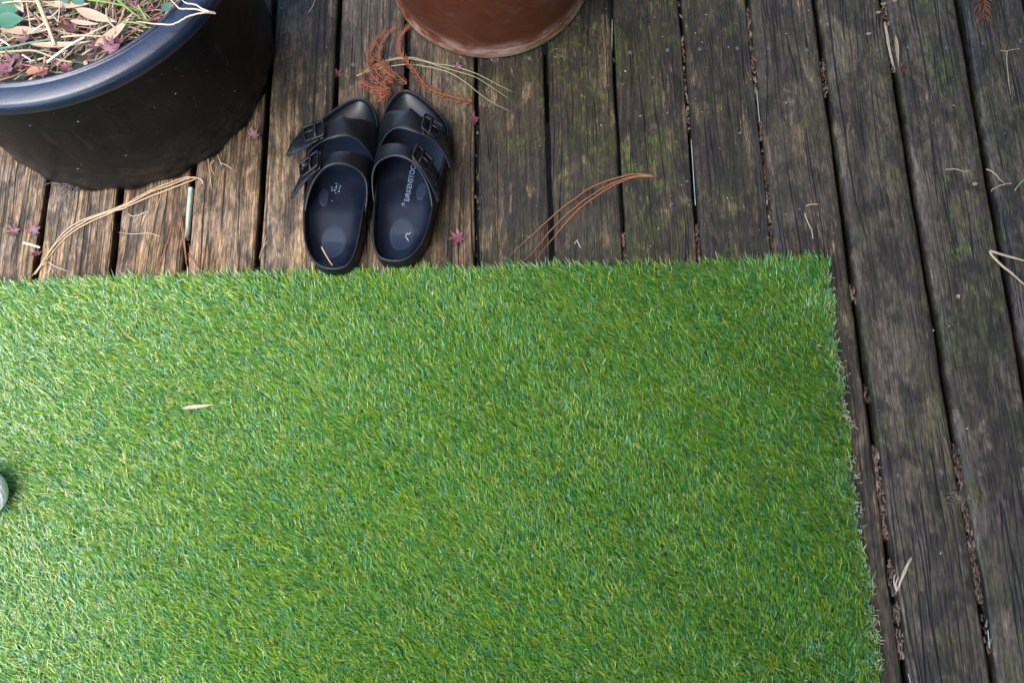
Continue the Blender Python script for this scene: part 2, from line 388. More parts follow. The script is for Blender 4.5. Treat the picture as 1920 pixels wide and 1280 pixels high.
WARM = {-1: .82, 0: .74, 1: .80, 2: .82, 3: .66, 4: .44, 5: .40, 6: .0, 7: -.06, 8: -.12, 9: -.06, 10: .20, 11: .12, 12: .10, 13: .10}
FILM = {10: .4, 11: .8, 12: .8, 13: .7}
GROOVE = {-1: 2.6, 0: 1.6, 1: .6, 2: 1.2, 3: .9}
ALG = {-1: 0, 0: .05, 1: .05, 2: .1, 3: .2, 4: .3, 5: .55, 6: .6, 7: .8, 8: 1.0, 9: .7, 10: .5, 11: .75, 12: .95, 13: .7}
boards = {}
for k in range(KMIN, KMAX):
    r = random.Random(100+k)
    er = (0.0042 if k >= 10 else 0.0020) + r.uniform(-.0004, .0006)
    dz = r.uniform(-0.0012, 0.0004); cup = r.uniform(-0.0006, 0.0008); roll = r.uniform(-.0008, .0008)
    ny = 100; V = []; F = []; wv = []
    ph = [r.uniform(0, 6.28) for _ in range(6)]
    for i in range(ny+1):
        y = Y0 + (Y1-Y0)*i/ny
        wl_ = 0.0004*math.sin(y*23+ph[0]) + 0.00035*math.sin(y*61+ph[1]) + r.uniform(-.00018, .00018)
        wr_ = 0.0004*math.sin(y*19+ph[2]) + 0.00035*math.sin(y*53+ph[3]) + r.uniform(-.00018, .00018)
        x0 = gap_x(k, y)+gap_h(k)+wl_; x1 = gap_x(k+1, y)-gap_h(k+1)+wr_
        zc = dz + 0.0005*math.sin(y*5+ph[4])
        prof = [(x0, -0.028), (x0, -er*1.6)]
        for t in (20, 45, 70): prof.append((x0+er*(1-math.cos(math.radians(t))), -er*1.6*(1-math.sin(math.radians(t)))))
        for s in np.linspace(0, 1, 9):
            prof.append((x0+er+(x1-x0-2*er)*s, cup*(1-(2*s-1)**2)+roll*(s-.5)))
        for t in (70, 45, 20): prof.append((x1-er*(1-math.cos(math.radians(t))), -er*1.6*(1-math.sin(math.radians(t)))))
        prof += [(x1, -er*1.6), (x1, -0.028)]
        n = len(prof)
        wk = WARM.get(k, .5 if k < 0 else .12); damp = min(1, max(0, (y-.50)/.20)) if 2 <= k <= 5 else 0.0  # these boards turn darker from the mat towards the pots
        wv += [wk+(.20-wk)*damp*.85]*n
        for (x, z) in prof: V.append((x, y, z+zc))
    for i in range(ny):
        for j in range(n):
            j2 = (j+1) % n
            F.append((i*n+j, i*n+j2, (i+1)*n+j2, (i+1)*n+j)[::-1])
    F.append(tuple(range(n))); F.append(tuple(ny*n+j for j in range(n))[::-1])
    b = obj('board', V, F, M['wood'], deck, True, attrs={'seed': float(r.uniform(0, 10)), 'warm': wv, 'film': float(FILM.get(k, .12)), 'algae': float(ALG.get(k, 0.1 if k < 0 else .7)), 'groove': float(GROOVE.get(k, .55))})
    boards[k] = b
    for jy in JY[1:3]:
        if k < 4: continue
        for s in (0.24, 0.78):
            x = gap_x(k, jy)+PITCH*s; y = jy+r.uniform(-.006, .006)
            Vn, Fn = lathe([(0.0001, .0013), (.0018, .0012), (.0027, .0008), (.003, -.002)], 12)
            o = obj('nail', [(v[0]+x, v[1]+y, v[2]+dz) for v in Vn], Fn, M['nail'], b)

# ------------------------------------------------------------------ unseen slabs added on the right to shade that side of the deck
house = empty('house', (2.6, 0.5, -0.3)); tag(house, 'timber clad house wall with a wide eave beside the deck', 'house')
def hbox(name, x0, x1, y0, y1, z0, z1):
    V, F = box(x0-2.6, x1-2.6, y0-.5, y1-.5, z0+.3, z1+.3); return obj(name, V, F, M['housewall'], house, False)
hbox('wall', 2.6, 2.75, -5, 6, -.3, 2.7)  # added upright slab, out of view, part of the shading
hbox('eave', 0.32, 2.9, -5, 6, 2.15, 2.25)
hbox('fascia', 0.29, 0.317, -5, 6, 2.1, 2.3)

# ------------------------------------------------------------------ litter trapped in the gaps (uncountable)
bag = Bag()
def chips(k, ya, yb, dens, zt=-0.0015):
    for _ in range(int(abs(yb-ya)*dens*.45)):
        y = random.uniform(ya, yb); x = gap_x(k, y)+random.uniform(-1, 1)*gap_h(k)*0.85; z = random.uniform(-.014, zt-.0015)
        L = random.uniform(.0012, .0045); a = random.gauss(math.pi/2, .6); wd = random.uniform(.0005, .0016)
        d = Vector((math.cos(a)*.55, math.sin(a), random.uniform(-.3, .3)))*L
        s = Vector((-math.sin(a), math.cos(a)*.5, random.uniform(-.6, .6)))*wd; p = Vector((x, y, z)); h = Vector((0, 0, wd*.5))
        c = random.choice([(.10, .065, .04), (.16, .11, .075), (.05, .032, .02), (.13, .055, .02), (.035, .025, .018), (.18, .14, .10)])
        bag.add([p-d-s, p-d+s, p+d+s*.6, p+d-s*.6, p+h], [(0, 1, 4), (1, 2, 4), (2, 3, 4), (3, 0, 4)], c)
def yy(px, py): return at(px, py).y
for k, pts, dn in ((8, ((1146, 60), (1147, 110)), 900), (8, ((1170, 432), (1175, 495)), 3500), (9, ((1282, 60), (1290, 250)), 1500), (9, ((1306, 420), (1312, 495)), 3000),
                   (10, ((1402, 10), (1425, 260)), 2600), (10, ((1430, 270), (1450, 480)), 1900), (11, ((1536, 100), (1550, 170)), 1800),
                   (11, ((1600, 530), (1605, 560)), 2500), (11, ((1632, 720), (1636, 750)), 2000), (11, ((1648, 830), (1668, 1010)), 4200), (11, ((1672, 1050), (1680, 1110)), 3000), (11, ((1686, 1130), (1700, 1230)), 4200),
                   (12, ((1660, 0), (1690, 130)), 3000), (12, ((1790, 830), (1845, 1130)), 4500), (12, ((1846, 1150), (1852, 1220)), 800), (9, ((1270, 0), (1280, 60)), 300),
                   (6, ((890, 150), (895, 480)), 200), (2, ((350, 440), (345, 510)), 700)):
    chips(k, yy(*pts[0]), yy(*pts[1]), dn)
o = bag.build('gap_litter', M['litter'], deck, False); tag(o, kind='stuff')

# fine crumbs strewn over the boards
bag = Bag()
for _ in range(420):
    px, py = random.uniform(480, 1915), random.uniform(0, 1270)
    if _ % 3 == 0: px = random.uniform(960, 1600); py = random.uniform(60, 490)
    p = at(px, py)
    if p.x < 0.95 and p.y < 0.47: continue
    if abs((p.x/PITCH) - round(p.x/PITCH)) < 0.06: continue
    s = random.choice([.0004, .0005, .0006, .0008, .0012]); a = random.uniform(0, 6.28)
    d = Vector((math.cos(a), math.sin(a), 0))*s*random.uniform(1, 2.2); t = Vector((-math.sin(a), math.cos(a), 0))*s*.7
    p.z = 0.0004
    c = random.choice([(.22, .18, .13), (.16, .12, .08), (.32, .29, .25), (.13, .09, .06)])
    bag.add([p-d, p-t, p+d, p+t, p+Vector((0, 0, s))], [(0, 1, 4), (1, 2, 4), (2, 3, 4), (3, 0, 4)], c)
o = bag.build('deck_crumbs', M['litter'], None, False); tag(o, 'pale crumbs of bark and leaf strewn over the boards', 'crumbs', kind='stuff')

# ------------------------------------------------------------------ artificial grass mat
MX0, MX1, MY0, MY1 = -0.20, at(1553, 500, 0.004).x, -0.13, at(760, 511, 0.010).y
mat = empty('artificial_grass_mat', (0, 0, 0))
tag(mat, 'green artificial grass mat lying on the wooden deck', 'grass mat')
V, F = box(MX0, MX1, MY0, MY1, 0.0015, 0.0045); obj('backing', V, F, M['backing'], mat, False)
def right_edge(y): return MX1 + 0.0025*np.sin(y*31) + 0.0015*np.sin(y*83+1)
def make_blades():
    sx = 0.0052; sy = 0.0042
    gx, gy = np.meshgrid(np.arange(MX0, MX1+.004, sx), np.arange(MY0, MY1, sy))
    tx = (gx+rng.normal(0, .0017, gx.shape)).ravel(); ty = (gy+rng.normal(0, .0017, gy.shape)).ravel()
    keep = (tx < right_edge(ty)-.0005) & (ty < MY1); tx = tx[keep]; ty = ty[keep]
    nb = 12
    x = np.repeat(tx, nb)+rng.normal(0, .0016, len(tx)*nb); y = np.repeat(ty, nb)+rng.normal(0, .0016, len(tx)*nb)
    n = len(x)
    def lf(f, s): return np.sin(x*f+s)*np.cos(y*f*1.3+s*2)+np.sin((x+y)*f*.7+s*3)
    az = np.radians(142) + 0.16*lf(14, 1) + 0.12*lf(47, 2) + rng.normal(0, .50, n) + np.repeat(rng.normal(0, .12, len(tx)), nb)
    nap = np.clip((.42-x)/.42, 0, 1)            # the pile lies flatter towards one end of the mat
    az = az + .10*nap
    lean = np.radians(54) + 0.40*nap + 0.05*lf(19, 4) + rng.normal(0, .22, n); lean = np.clip(lean, .1, 1.5)
    L = (0.0150 + rng.normal(0, .0024, n)) * (1+0.06*lf(25, 5)); L = np.clip(L, .006, .022)
    # shorter, squashed pile at the cut right edge
    de = np.clip((right_edge(y)-x)/.02, 0, 1); L *= .8+.2*de
    W = rng.uniform(.00030, .00054, n)
    bend = rng.normal(.35, .35, n)                     # extra lean towards the tip
    tw = rng.normal(0, .75, n)
    ts = np.array([0, .55, 1.0]); ws = np.array([.9, 1, .22])
    d = np.stack([np.cos(az), np.sin(az)], 1)
    side = np.stack([-np.sin(az)*np.cos(tw), np.cos(az)*np.cos(tw), np.sin(tw)], 1)
    P = np.zeros((n, 3, 3)); P[:, 0] = np.stack([x, y, np.full(n, .004)], 1)
    for i in range(1, 3):
        tm = (ts[i]+ts[i-1])/2; dl = (ts[i]-ts[i-1])*L
        an = np.clip(lean*(.55+.6*tm)+bend*tm*.6, -.3, 1.75)
        P[:, i, :2] = P[:, i-1, :2]+d*(np.sin(an)*dl)[:, None]; P[:, i, 2] = np.maximum(P[:, i-1, 2]+np.cos(an)*dl, .004)
    Vv = np.zeros((n, 6, 3))
    for i in range(3):
        s = side*(W*ws[i])[:, None]; Vv[:, 2*i] = P[:, i]-s; Vv[:, 2*i+1] = P[:, i]+s
    base = np.arange(n)[:, None]*6
    q = np.concatenate([base+np.array([0, 1, 3, 2]), base+np.array([2, 3, 5, 4])], 1).ravel()
    starts = np.arange(n*2)*4
    pal = np.array([[.215, .325, .010], [.140, .300, .010], [.060, .235, .018], [.028, .160, .022], [.018, .125, .055], [.310, .330, .012], [.040, .230, .110]])
    wts = np.array([.20, .19, .19, .15, .10, .08, .09])
    c = pal[rng.choice(len(pal), n, p=wts)]*rng.uniform(.66, 1.18, (n, 1))
    C = np.ones((n, 6, 4)); C[:, :, :3] = c[:, None, :]
    o = big_mesh('blades', Vv.reshape(-1, 3), q, starts, None, M['blade'], mat, C.reshape(-1, 4), True)
    tag(o, kind='stuff'); return n
NB = make_blades()
def make_thatch():
    n0 = 12000
    x = rng.uniform(MX0, MX1-.002, n0); y = rng.uniform(MY0, MY1-.004, n0); z = rng.uniform(.006, .0115, n0); e = np.zeros(n0)
    n1 = 520
    yc = rng.uniform(MY0, MY1-.012, 130); y1 = yc[rng.integers(0, 130, n1)]+rng.normal(0, .004, n1); y1 = np.minimum(y1, MY1-.012); x1 = right_edge(y1)+rng.normal(-.0045, .0030, n1); z1 = rng.uniform(.003, .014, n1)
    x = np.r_[x, x1]; y = np.r_[y, y1]; z = np.r_[z, z1]; n = len(x); e = np.r_[e, np.ones(n1)]
    a = rng.uniform(0, 6.28, n); st = rng.uniform(.0007, .0014, n); W = rng.uniform(.00018, .00034, n)
    K = 7; P = np.zeros((n, K, 3)); P[:, 0] = np.stack([x, y, z], 1); turn = rng.normal(0, .55, n)
    for i in range(1, K):
        a = a+turn+rng.normal(0, .45, n)
        P[:, i, 0] = P[:, i-1, 0]+np.cos(a)*st; P[:, i, 1] = P[:, i-1, 1]+np.sin(a)*st; P[:, i, 2] = np.maximum(P[:, i-1, 2]+rng.normal(0.0001, .0006, n), .001)
    T = np.gradient(P, axis=1); T /= np.linalg.norm(T, axis=2, keepdims=True)+1e-9
    Sd = np.stack([-T[:, :, 1], T[:, :, 0], np.full(T.shape[:2], .3)], 2)*W[:, None, None]
    Vv = np.stack([P-Sd, P+Sd], 2).reshape(n, 2*K, 3)
    base = np.arange(n)[:, None]*(2*K)
    q = np.concatenate([base+np.array([2*i, 2*i+1, 2*i+3, 2*i+2]) for i in range(K-1)], 1).ravel()
    pal = np.array([[.30, .28, .12], [.22, .22, .09], [.20, .27, .07], [.36, .33, .18], [.14, .21, .04]])
    C = np.ones((n, 2*K, 4)); C[:, :, :3] = (pal[rng.integers(0, 5, n)]*rng.uniform(.7, 1.1, (n, 1)))[:, None, :]
    o = big_mesh('thatch', Vv.reshape(-1, 3), q, np.arange(n*(K-1))*4, None, M['blade'], mat, C.reshape(-1, 4), True)
    tag(o, kind='stuff')
make_thatch()

# ------------------------------------------------------------------ golf ball
def golf_ball(c, R):
    import bmesh
    bm = bmesh.new(); bmesh.ops.create_icosphere(bm, subdivisions=6, radius=1.0)
    nd = 330; gi = np.arange(nd)+.5
    ph = np.arccos(1-2*gi/nd); th = math.pi*(1+5**.5)*gi
    D = np.stack([np.cos(th)*np.sin(ph), np.sin(th)*np.sin(ph), np.cos(ph)], 1)
    co = np.array([v.co[:] for v in bm.verts]); co /= np.linalg.norm(co, axis=1, keepdims=True)
    ang = np.arccos(np.clip((co@D.T).max(1), -1, 1)); rad = .088
    dep = np.where(ang < rad, .016*(1-(ang/rad)**2), 0)
    for v, p, h in zip(bm.verts, co, dep): v.co = Vector(p*(1-h)*R)
    me = bpy.data.meshes.new('golf_ball'); bm.to_mesh(me); bm.free()
    me.polygons.foreach_set('use_smooth', [True]*len(me.polygons)); me.materials.append(M['ball'])
    o = bpy.data.objects.new('golf_ball', me); COL.objects.link(o); o.location = c
    tag(o, 'white dimpled golf ball resting on the grass mat', 'ball')
BR = 0.0275
pb_ = at(11, 924, 0.010+BR*0.9); golf_ball((pb_.x-BR*1.0, pb_.y, 0.0085+BR), BR)

# ------------------------------------------------------------------ sandals
OUT = [(0, 0), (-14, 2.5), (-23, 11), (-28, 28), (-29.5, 50), (-30, 80), (-31, 110), (-32.5, 145), (-32, 172), (-29, 198), (-24, 213), (-15.5, 226), (-4, 232.5), (9, 228.5), (25, 216.5), (40, 202), (50, 188), (54, 172), (53, 145), (48, 110), (43, 78), (40, 55), (36.5, 37), (31, 22), (22, 9), (11.5, 2)]
def interp(y, tab): return float(np.interp(y, [t[0] for t in tab], [t[1] for t in tab]))
RIMZ = [(0, 34), (40, 36), (70, 36), (110, 31), (150, 26), (190, 25), (225, 27)]
BEDZ = [(0, 20), (40, 19), (80, 22), (120, 20), (160, 15), (195, 14), (228, 17)]
SPX = [(0, 3), (40, 4), (110, 8.5), (185, 10), (230, 6)]
def ring_pts(n=120): return [np.array(p) for p in catmull(OUT, n, True)]
RING = ring_pts()
def inset(pts, d):
    n = len(pts); out = []
    for i in range(n):
        t = pts[(i+1) % n]-pts[i-1]; t = t/np.linalg.norm(t); nrm = np.array([-t[1], t[0]])   # outline runs clockwise seen from above -> right normal
        c = np.array([interp(pts[i][1], SPX), min(max(pts[i][1], 38), 190)])
        if np.dot(nrm, c-pts[i]) < 0: nrm = -nrm
        out.append(pts[i]+nrm*d)
    return out
def bed_z(p, q):
    """footbed height at p; q = 1 at the wall, 0 on the spine"""
    return interp(p[1], BEDZ) + 5.5*q**4
def grid_faces(nr, n, closed=True):
    F = []
    for j in range(nr-1):
        for i in range(n if closed else n-1):
            i2 = (i+1) % n; F.append((j*n+i, j*n+i2, (j+1)*n+i2, (j+1)*n+i))
    return F
def mm(V, mir): return [(v[0]*mir*.001, v[1]*.001, v[2]*.001) for v in V]
def mf(F, mir): return [tuple(reversed(f)) for f in F] if mir < 0 else F

def strip_solid(A, B, th, mir, nu=40, nv=8, bulge=0.0):
    """a thick strap lofted between the curves A and B (mm)"""
    a = catmull(A, nu); b = catmull(B, nu)
    G = np.zeros((nu, nv, 3))
    for i in range(nu):
        for j in range(nv):
            v = j/(nv-1); G[i, j] = a[i]*(1-v)+b[i]*v
    du = np.gradient(G, axis=0); dv = np.gradient(G, axis=1)
    nrm = np.cross(du, dv); nrm /= np.linalg.norm(nrm, axis=2, keepdims=True)+1e-9
    c = np.array([6, 120, 10.0])
    sgn = np.sign((nrm*(G-c)).sum()); nrm *= sgn
    if bulge:
        v = np.linspace(0, 1, nv); G = G+nrm*(bulge*np.sin(np.pi*v))[None, :, None]
    V = []; prof = []
    dvn = dv/(np.linalg.norm(dv, axis=2, keepdims=True)+1e-9)
    for i in range(nu):
        row = [G[i, j]-nrm[i, j]*(.12*th if j in (0, nv-1) else 0) for j in range(nv)]
        row.append(G[i, -1]+dvn[i, -1]*th*.32-nrm[i, -1]*th*.35)
        row.append(G[i, -1]+dvn[i, -1]*th*.32-nrm[i, -1]*th*.70)
        row += [G[i, j]-nrm[i, j]*th for j in range(nv-1, -1, -1)]
        row.append(G[i, 0]-dvn[i, 0]*th*.32-nrm[i, 0]*th*.70)
        row.append(G[i, 0]-dvn[i, 0]*th*.32-nrm[i, 0]*th*.35)
        m = len(row); V += row
    F = grid_faces(nu, m)
    F.append(tuple(range(m))[::-1]); F.append(tuple((nu-1)*m+k for k in range(m)))
    return V, F, G, nrm

F1 = [(-33.5, 184, 8), (-31.5, 190, 22), (-25, 191, 36), (-16, 189.5, 46), (-5, 186.5, 53), (3, 186, 56), (8.5, 187.5, 57.2), (14, 183, 57.5), (21, 178, 56), (30, 174.5, 51), (40, 173, 42), (50, 172, 28), (55, 171, 10)]
B1 = [(-34.5, 142, 8), (-34.5, 143, 20), (-31, 147, 31), (-26, 151.5, 41), (-19, 157, 50), (-13, 159.5, 55), (-6, 160.5, 58.5), (2, 159.5, 60), (12, 157, 60), (25, 154, 56.5), (38, 150.5, 47), (49, 146, 33), (55, 141, 10)]
F2 = [(-35.5, 142, 6), (-34.5, 142.5, 22), (-31, 142.5, 35), (-24, 142, 47), (-14.5, 140.5, 56), (-6, 138.5, 61), (2, 136.5, 63.5), (11, 133, 64), (23, 127.5, 59), (33, 123.5, 49), (42, 119, 35), (48.5, 114, 8)]
B2 = [(-30.2, 62, 20), (-31.5, 76, 29), (-33.2, 90, 38), (-32.8, 103, 47), (-29, 111.5, 54), (-22, 116.5, 60), (-12, 119.2, 65), (-2, 119.4, 67.5), (8, 117, 68), (17, 113, 66), (26, 106, 60), (34, 95, 51), (39.5, 80, 41), (41.5, 66, 32), (40.5, 56, 22)]
T1o = [(28, 176, 56), (37, 172.5, 50), (46, 164.5, 47), (53, 153.5, 42), (58, 141, 35), (59.5, 131, 29), (57.5, 125.5, 26)]
T1i = [(26, 152, 60.5), (34, 150, 57), (42, 146, 52), (48.5, 140, 45), (53, 133.5, 38), (56, 128, 31), (57, 125, 26)]
T2o = [(22, 133, 66), (32, 127, 61), (39, 118, 53), (44, 108, 46), (47.5, 96, 40), (48.5, 84, 34), (47, 78, 31)]
T2i = [(18, 112.5, 70), (25, 107.5, 66.5), (31.5, 101.5, 61), (36.5, 95, 54.5), (40.5, 88.5, 47), (44, 82, 39), (46.5, 77.5, 32)]
TAILS = {1: ((T1o, T1i), (T2o, T2i)),
         -1: (([(30, 176, 59), (41, 175, 54), (51, 173, 50), (59.5, 165, 46), (67, 156, 41), (72, 149.5, 36), (75, 144.4, 30)], [(24.6, 155, 61), (36, 150.5, 56.5), (46, 146.5, 51), (57.6, 144.6, 41), (67, 143.5, 34), (74, 143.5, 29)]),
              ([(24, 133, 66), (34, 129, 60), (43, 121, 54), (49, 109, 48), (53.5, 101, 42), (57.6, 95.6, 36), (61.5, 88.6, 30)], [(21, 111, 69), (30, 105.5, 63), (38, 101, 56), (45, 97, 48.5), (53.4, 92, 38), (60.5, 87.8, 30)]))}
BUCKL = [([(28.6, 176.5, 60), (53.5, 171, 50), (47, 151.5, 53), (23, 156, 63)], [(37, 151, 57.5)]),
         ([(27, 133.5, 66), (48.5, 121.5, 52.5), (43, 102.5, 57), (22.5, 113, 70)], [(31, 106, 65)])]
BUCK = [([(27, 179, 58), (48, 169, 46), (44, 152, 52), (25, 156, 64)], [(37, 153, 57.5)]),
        ([(22, 133, 67.5), (39.5, 119.5, 54.5), (34, 103, 60.5), (17.5, 114, 72)], [(27, 108.5, 67)])]

def build_sandal(loc, ang, mir, label, lab_tag):
    root = empty('sandal', loc, -ang); tag(root, label, 'sandal', 'pair of black sandals')
    n = len(RING); P = RING
    # sole with its raised edge
    rings = []
    def add(d, zf): rings.append([(q[0], q[1], zf(p)) for p, q in zip(P, inset(P, d))])
    rz = lambda p: interp(p[1], RIMZ)
    add(9, lambda p: 2.2); add(6, lambda p: .3); add(3.6, lambda p: .2); add(2.2, lambda p: 1.5); add(1.6, lambda p: 4.5)
    add(2.3, lambda p: 5.4); add(2.3, lambda p: 6.4); add(1.3, lambda p: 7.3)
    add(.9, lambda p: 12); add(.5, lambda p: rz(p)*.6); add(0, lambda p: rz(p)-2.0); add(.35, lambda p: rz(p)-.7); add(1.3, lambda p: rz(p)); add(2.3, lambda p: rz(p)-.15); add(3.1, lambda p: rz(p)-1.0); add(3.7, lambda p: rz(p)-3)
    add(5.2, lambda p: bed_z(p, 1)-.6); add(6.4, lambda p: bed_z(p, 1)-2.4)
    V = [v for r_ in rings for v in r_]; F = grid_faces(len(rings), n)
    F.append(tuple(range(n)))
    sole = obj('sole', mm(V, mir), mf(F, mir), M['eva'], root)
    # footbed
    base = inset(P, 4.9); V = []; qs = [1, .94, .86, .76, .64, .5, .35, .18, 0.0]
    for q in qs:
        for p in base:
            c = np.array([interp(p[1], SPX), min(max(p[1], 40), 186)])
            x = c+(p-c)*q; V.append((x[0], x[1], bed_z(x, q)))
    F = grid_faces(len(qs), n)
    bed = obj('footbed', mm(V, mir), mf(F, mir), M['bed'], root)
    # smooth heel oval and arch oval
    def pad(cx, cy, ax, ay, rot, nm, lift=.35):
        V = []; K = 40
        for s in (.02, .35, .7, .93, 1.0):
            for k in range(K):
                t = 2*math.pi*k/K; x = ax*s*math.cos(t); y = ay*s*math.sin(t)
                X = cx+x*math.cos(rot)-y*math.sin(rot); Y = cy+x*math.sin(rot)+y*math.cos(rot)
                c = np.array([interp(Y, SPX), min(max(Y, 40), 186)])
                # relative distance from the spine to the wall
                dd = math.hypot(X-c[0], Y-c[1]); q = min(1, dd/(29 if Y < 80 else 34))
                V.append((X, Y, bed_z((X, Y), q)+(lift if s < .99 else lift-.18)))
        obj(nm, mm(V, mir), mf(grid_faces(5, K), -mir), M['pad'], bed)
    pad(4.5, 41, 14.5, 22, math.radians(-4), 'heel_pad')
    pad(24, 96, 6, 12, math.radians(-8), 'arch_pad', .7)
    # straps
    V, F, _, _ = strip_solid(F1, B1, 3.0, mir, 44, 8, .6); obj('strap', mm(V, mir), mf(F, mir), M['eva'], root)
    V, F, _, _ = strip_solid(F2, B2, 3.0, mir, 44, 8, .6); obj('strap', mm(V, mir), mf(F, mir), M['eva'], root)
    for To, Ti in TAILS[mir]:
        V, F, G, nr = strip_solid(To, Ti, 2.2, mir, 20, 5, .5); t = obj('strap_tail', mm(V, mir), mf(F, mir), M['eva'], root)
        bg = Bag()
        for i in (9, 12, 15):          # punched holes: raised rims
            c = G[i, 2]+nr[i, 2]*.55
            tt = Vector(G[i+1, 2]-G[i-1, 2]).normalized(); bb = Vector(nr[i, 2]).cross(tt).normalized()
            path = [Vector(c)+tt*1.5*math.cos(a)+bb*1.5*math.sin(a) for a in np.linspace(0, 2*math.pi, 11)]
            bg.add(*tube(path, .45, 5))
        obj('hole_rim', mm(bg.V, mir), mf(bg.F, mir), M['eva'], t)
    for (q, lp) in (BUCK if mir > 0 else BUCKL):
        q = [Vector(v) for v in q]; c = sum(q, Vector())/4
        nrm = (q[1]-q[0]).cross(q[3]-q[0]).normalized()
        if nrm.z < 0: nrm = -nrm
        pts = []
        for i in range(4):              # rounded corners
            a, b, d = q[i-1], q[i], q[(i+1) % 4]
            pts += [b+(a-b).normalized()*3, b+((a-b).normalized()+(d-b).normalized())*.9, b+(d-b).normalized()*3]
        pts = [p+nrm*1.2 for p in pts]; pts += [pts[0], pts[1]]
        V, F = tube(pts, 1.75, 8); bk = obj('buckle', mm(V, mir), mf(F, mir), M['eva'], root)
        e0 = (q[0]+q[1])/2; e1 = (q[2]+q[3])/2
        s0 = (q[0]+q[3])/2; s1 = (q[1]+q[2])/2
        m0 = s0.lerp(s1, .42)
        V, F = tube([s0.lerp(s1, .42)+(q[0]-q[3])*.5+nrm*1.4, m0+nrm*2.4, s0.lerp(s1, .42)-(q[0]-q[3])*.5+nrm*1.4], 1.6, 8)
        obj('bar', mm(V, mir), mf(F, mir), M['eva'], bk)
        V, F = tube([m0+nrm*2.6, s0.lerp(s1, .75)+nrm*3.4, s1+nrm*3.0], [1.3, 1.2, 1.0], 8)
        obj('prong', mm(V, mir), mf(F, mir), M['eva'], bk)
        L0 = Vector(lp[0]); ax = (s1-s0).normalized(); bx = (q[3]-q[0]).normalized()
        path = [L0+ax*7.5*math.cos(a)+(bx*3.4+nrm*1.2)*math.sin(a) for a in np.linspace(0, 2*math.pi, 22)]
        V, F = tube(path, 1.05, 6); obj('loop', mm(V, mir), mf(F, mir), M['eva'], bk)
    return root, bed

SR = (0.4346, 0.4459); AR = math.radians(3.0)
SL = (0.3607, 0.4385); AL = math.radians(6.0)
rs, rbed = build_sandal((SR[0], SR[1], 0), AR, 1, 'black foam sandal with pale lettering down its footbed', 1)
lsn, lbed = build_sandal((SL[0], SL[1], 0), AL, -1, 'black foam sandal with a straw lying in its heel', 0)

def local(px, py, z, s, a):
    d = at(px, py, z)-Vector((s[0], s[1], 0)); v = Vector((math.sin(a), math.cos(a), 0)); nn = Vector((v.y, -v.x, 0))
    return Vector((d.dot(nn), d.dot(v), z))

# lettering on the right footbed, reading from heel to toe
def lettering(body, a, b, height, parent, zfun):
    cu = bpy.data.curves.new('lettering', 'FONT'); cu.body = body; cu.size = 1.0; cu.space_character = 1.02
    t = bpy.data.objects.new('lettering_source', cu); COL.objects.link(t)
    bpy.context.view_layer.update()
    dg = bpy.context.evaluated_depsgraph_get(); me = bpy.data.meshes.new_from_object(t.evaluated_get(dg))
    bpy.data.objects.remove(t); bpy.data.curves.remove(cu)
    co = np.array([v.co[:] for v in me.vertices]); x0, x1 = co[:, 0].min(), co[:, 0].max(); h0 = co[:, 1].max()
    d = b-a; L = d.length; d.normalize(); up = Vector((-d.y, d.x, 0))
    for v in me.vertices:
        p = a+d*((v.co.x-x0)/(x1-x0)*L)+up*(v.co.y/h0*height); p.z = zfun(p); v.co = p
    me.materials.append(M['print']); o = bpy.data.objects.new('lettering', me); COL.objects.link(o); o.parent = parent
    return o
def zb(p):
    c = interp(p.y*1000, SPX); return (bed_z((p.x*1000, p.y*1000), min(1, abs(p.x*1000-c)/32))+.55)*.001
la = local(767, 378, .0215, SR, AR); lb = local(781, 303, .0205, SR, AR)
lettering('BIRKENSTOCK', la, lb, .0060, rbed, zb)
# small worn marks
def marks(px_list, s, a, mir, parent):
    bg = Bag()
    for (x, y, wx, wy) in px_list:
        q = [local(x+dx*wx, y+dy*wy, .0215, s, a) for dx, dy in ((-.5, -.5), (.5, -.5), (.5, .5), (-.5, .5))]
        for v in q:
            vv = Vector((v.x*mir, v.y, 0)); v.z = zb(vv)
        bg.add(q, [(0, 3, 2, 1)])
    obj('worn_print', bg.V, bg.F, M['print'], parent, False)
marks([(754.5, 384, 1.2, 5), (757, 382, 4, 1.2), (758, 385, 2.5, 2), (761, 389, 1, 2)], SR, AR, 1, rbed)
marks([(622.5, 350, 4, 1.2), (622, 353, 4.5, 1.2), (623, 357, 4, 1.2), (629, 343.5, 5, 1.2), (630.5, 349, 2, 4), (629.5, 353, 3.5, 2), (627.5, 357, 2, 2.4), (629.5, 361, 1.8, 3.4),
       (638, 349, 2, 2.2), (636.8, 353, 2, 2), (635.6, 358.5, 2, 4), (623, 376.5, 2, 1.5), (634, 345, 1, 1.5)], SL, AL, -1, lbed)

def thing_tube(name, pts, z, r0, r1, mat, label, cat, group=None, sides=6, n=None, arch=0.0):
    n = n or max(6, 4*len(pts))
    P3 = [at(px, py, z) if len(t) == 0 else at(px, py, t[0]) for (px, py, *t) in pts]
    C = catmull(P3, n); C = [Vector(c) for c in C]
    V, F = tube(C, list(np.linspace(r0, r1, n)), sides)
    base = C[0].copy(); base.z = 0
    o = obj(name, [v-C[0] for v in V], F, mat); o.location = C[0]
    return tag(o, label, cat, group)

thing_tube('straw', [(603, 463, .0215), (611, 478, .0208), (620, 493, .022), (624, 497, .024)], .02, .0009, .0007, M['tan'], 'short tan straw lying in the heel of a sandal', 'straw')
thing_tube('curled_thread', [(766, 449, .0205), (770, 435, .0205), (767, 439, .0205), (763, 438, .0205), (761, 444, .0205), (764, 448, .0205), (766, 452, .0205)][1:], .0205, .00035, .0003, M['white'], 'curly white thread on the heel pad of a sandal', 'thread', n=30)

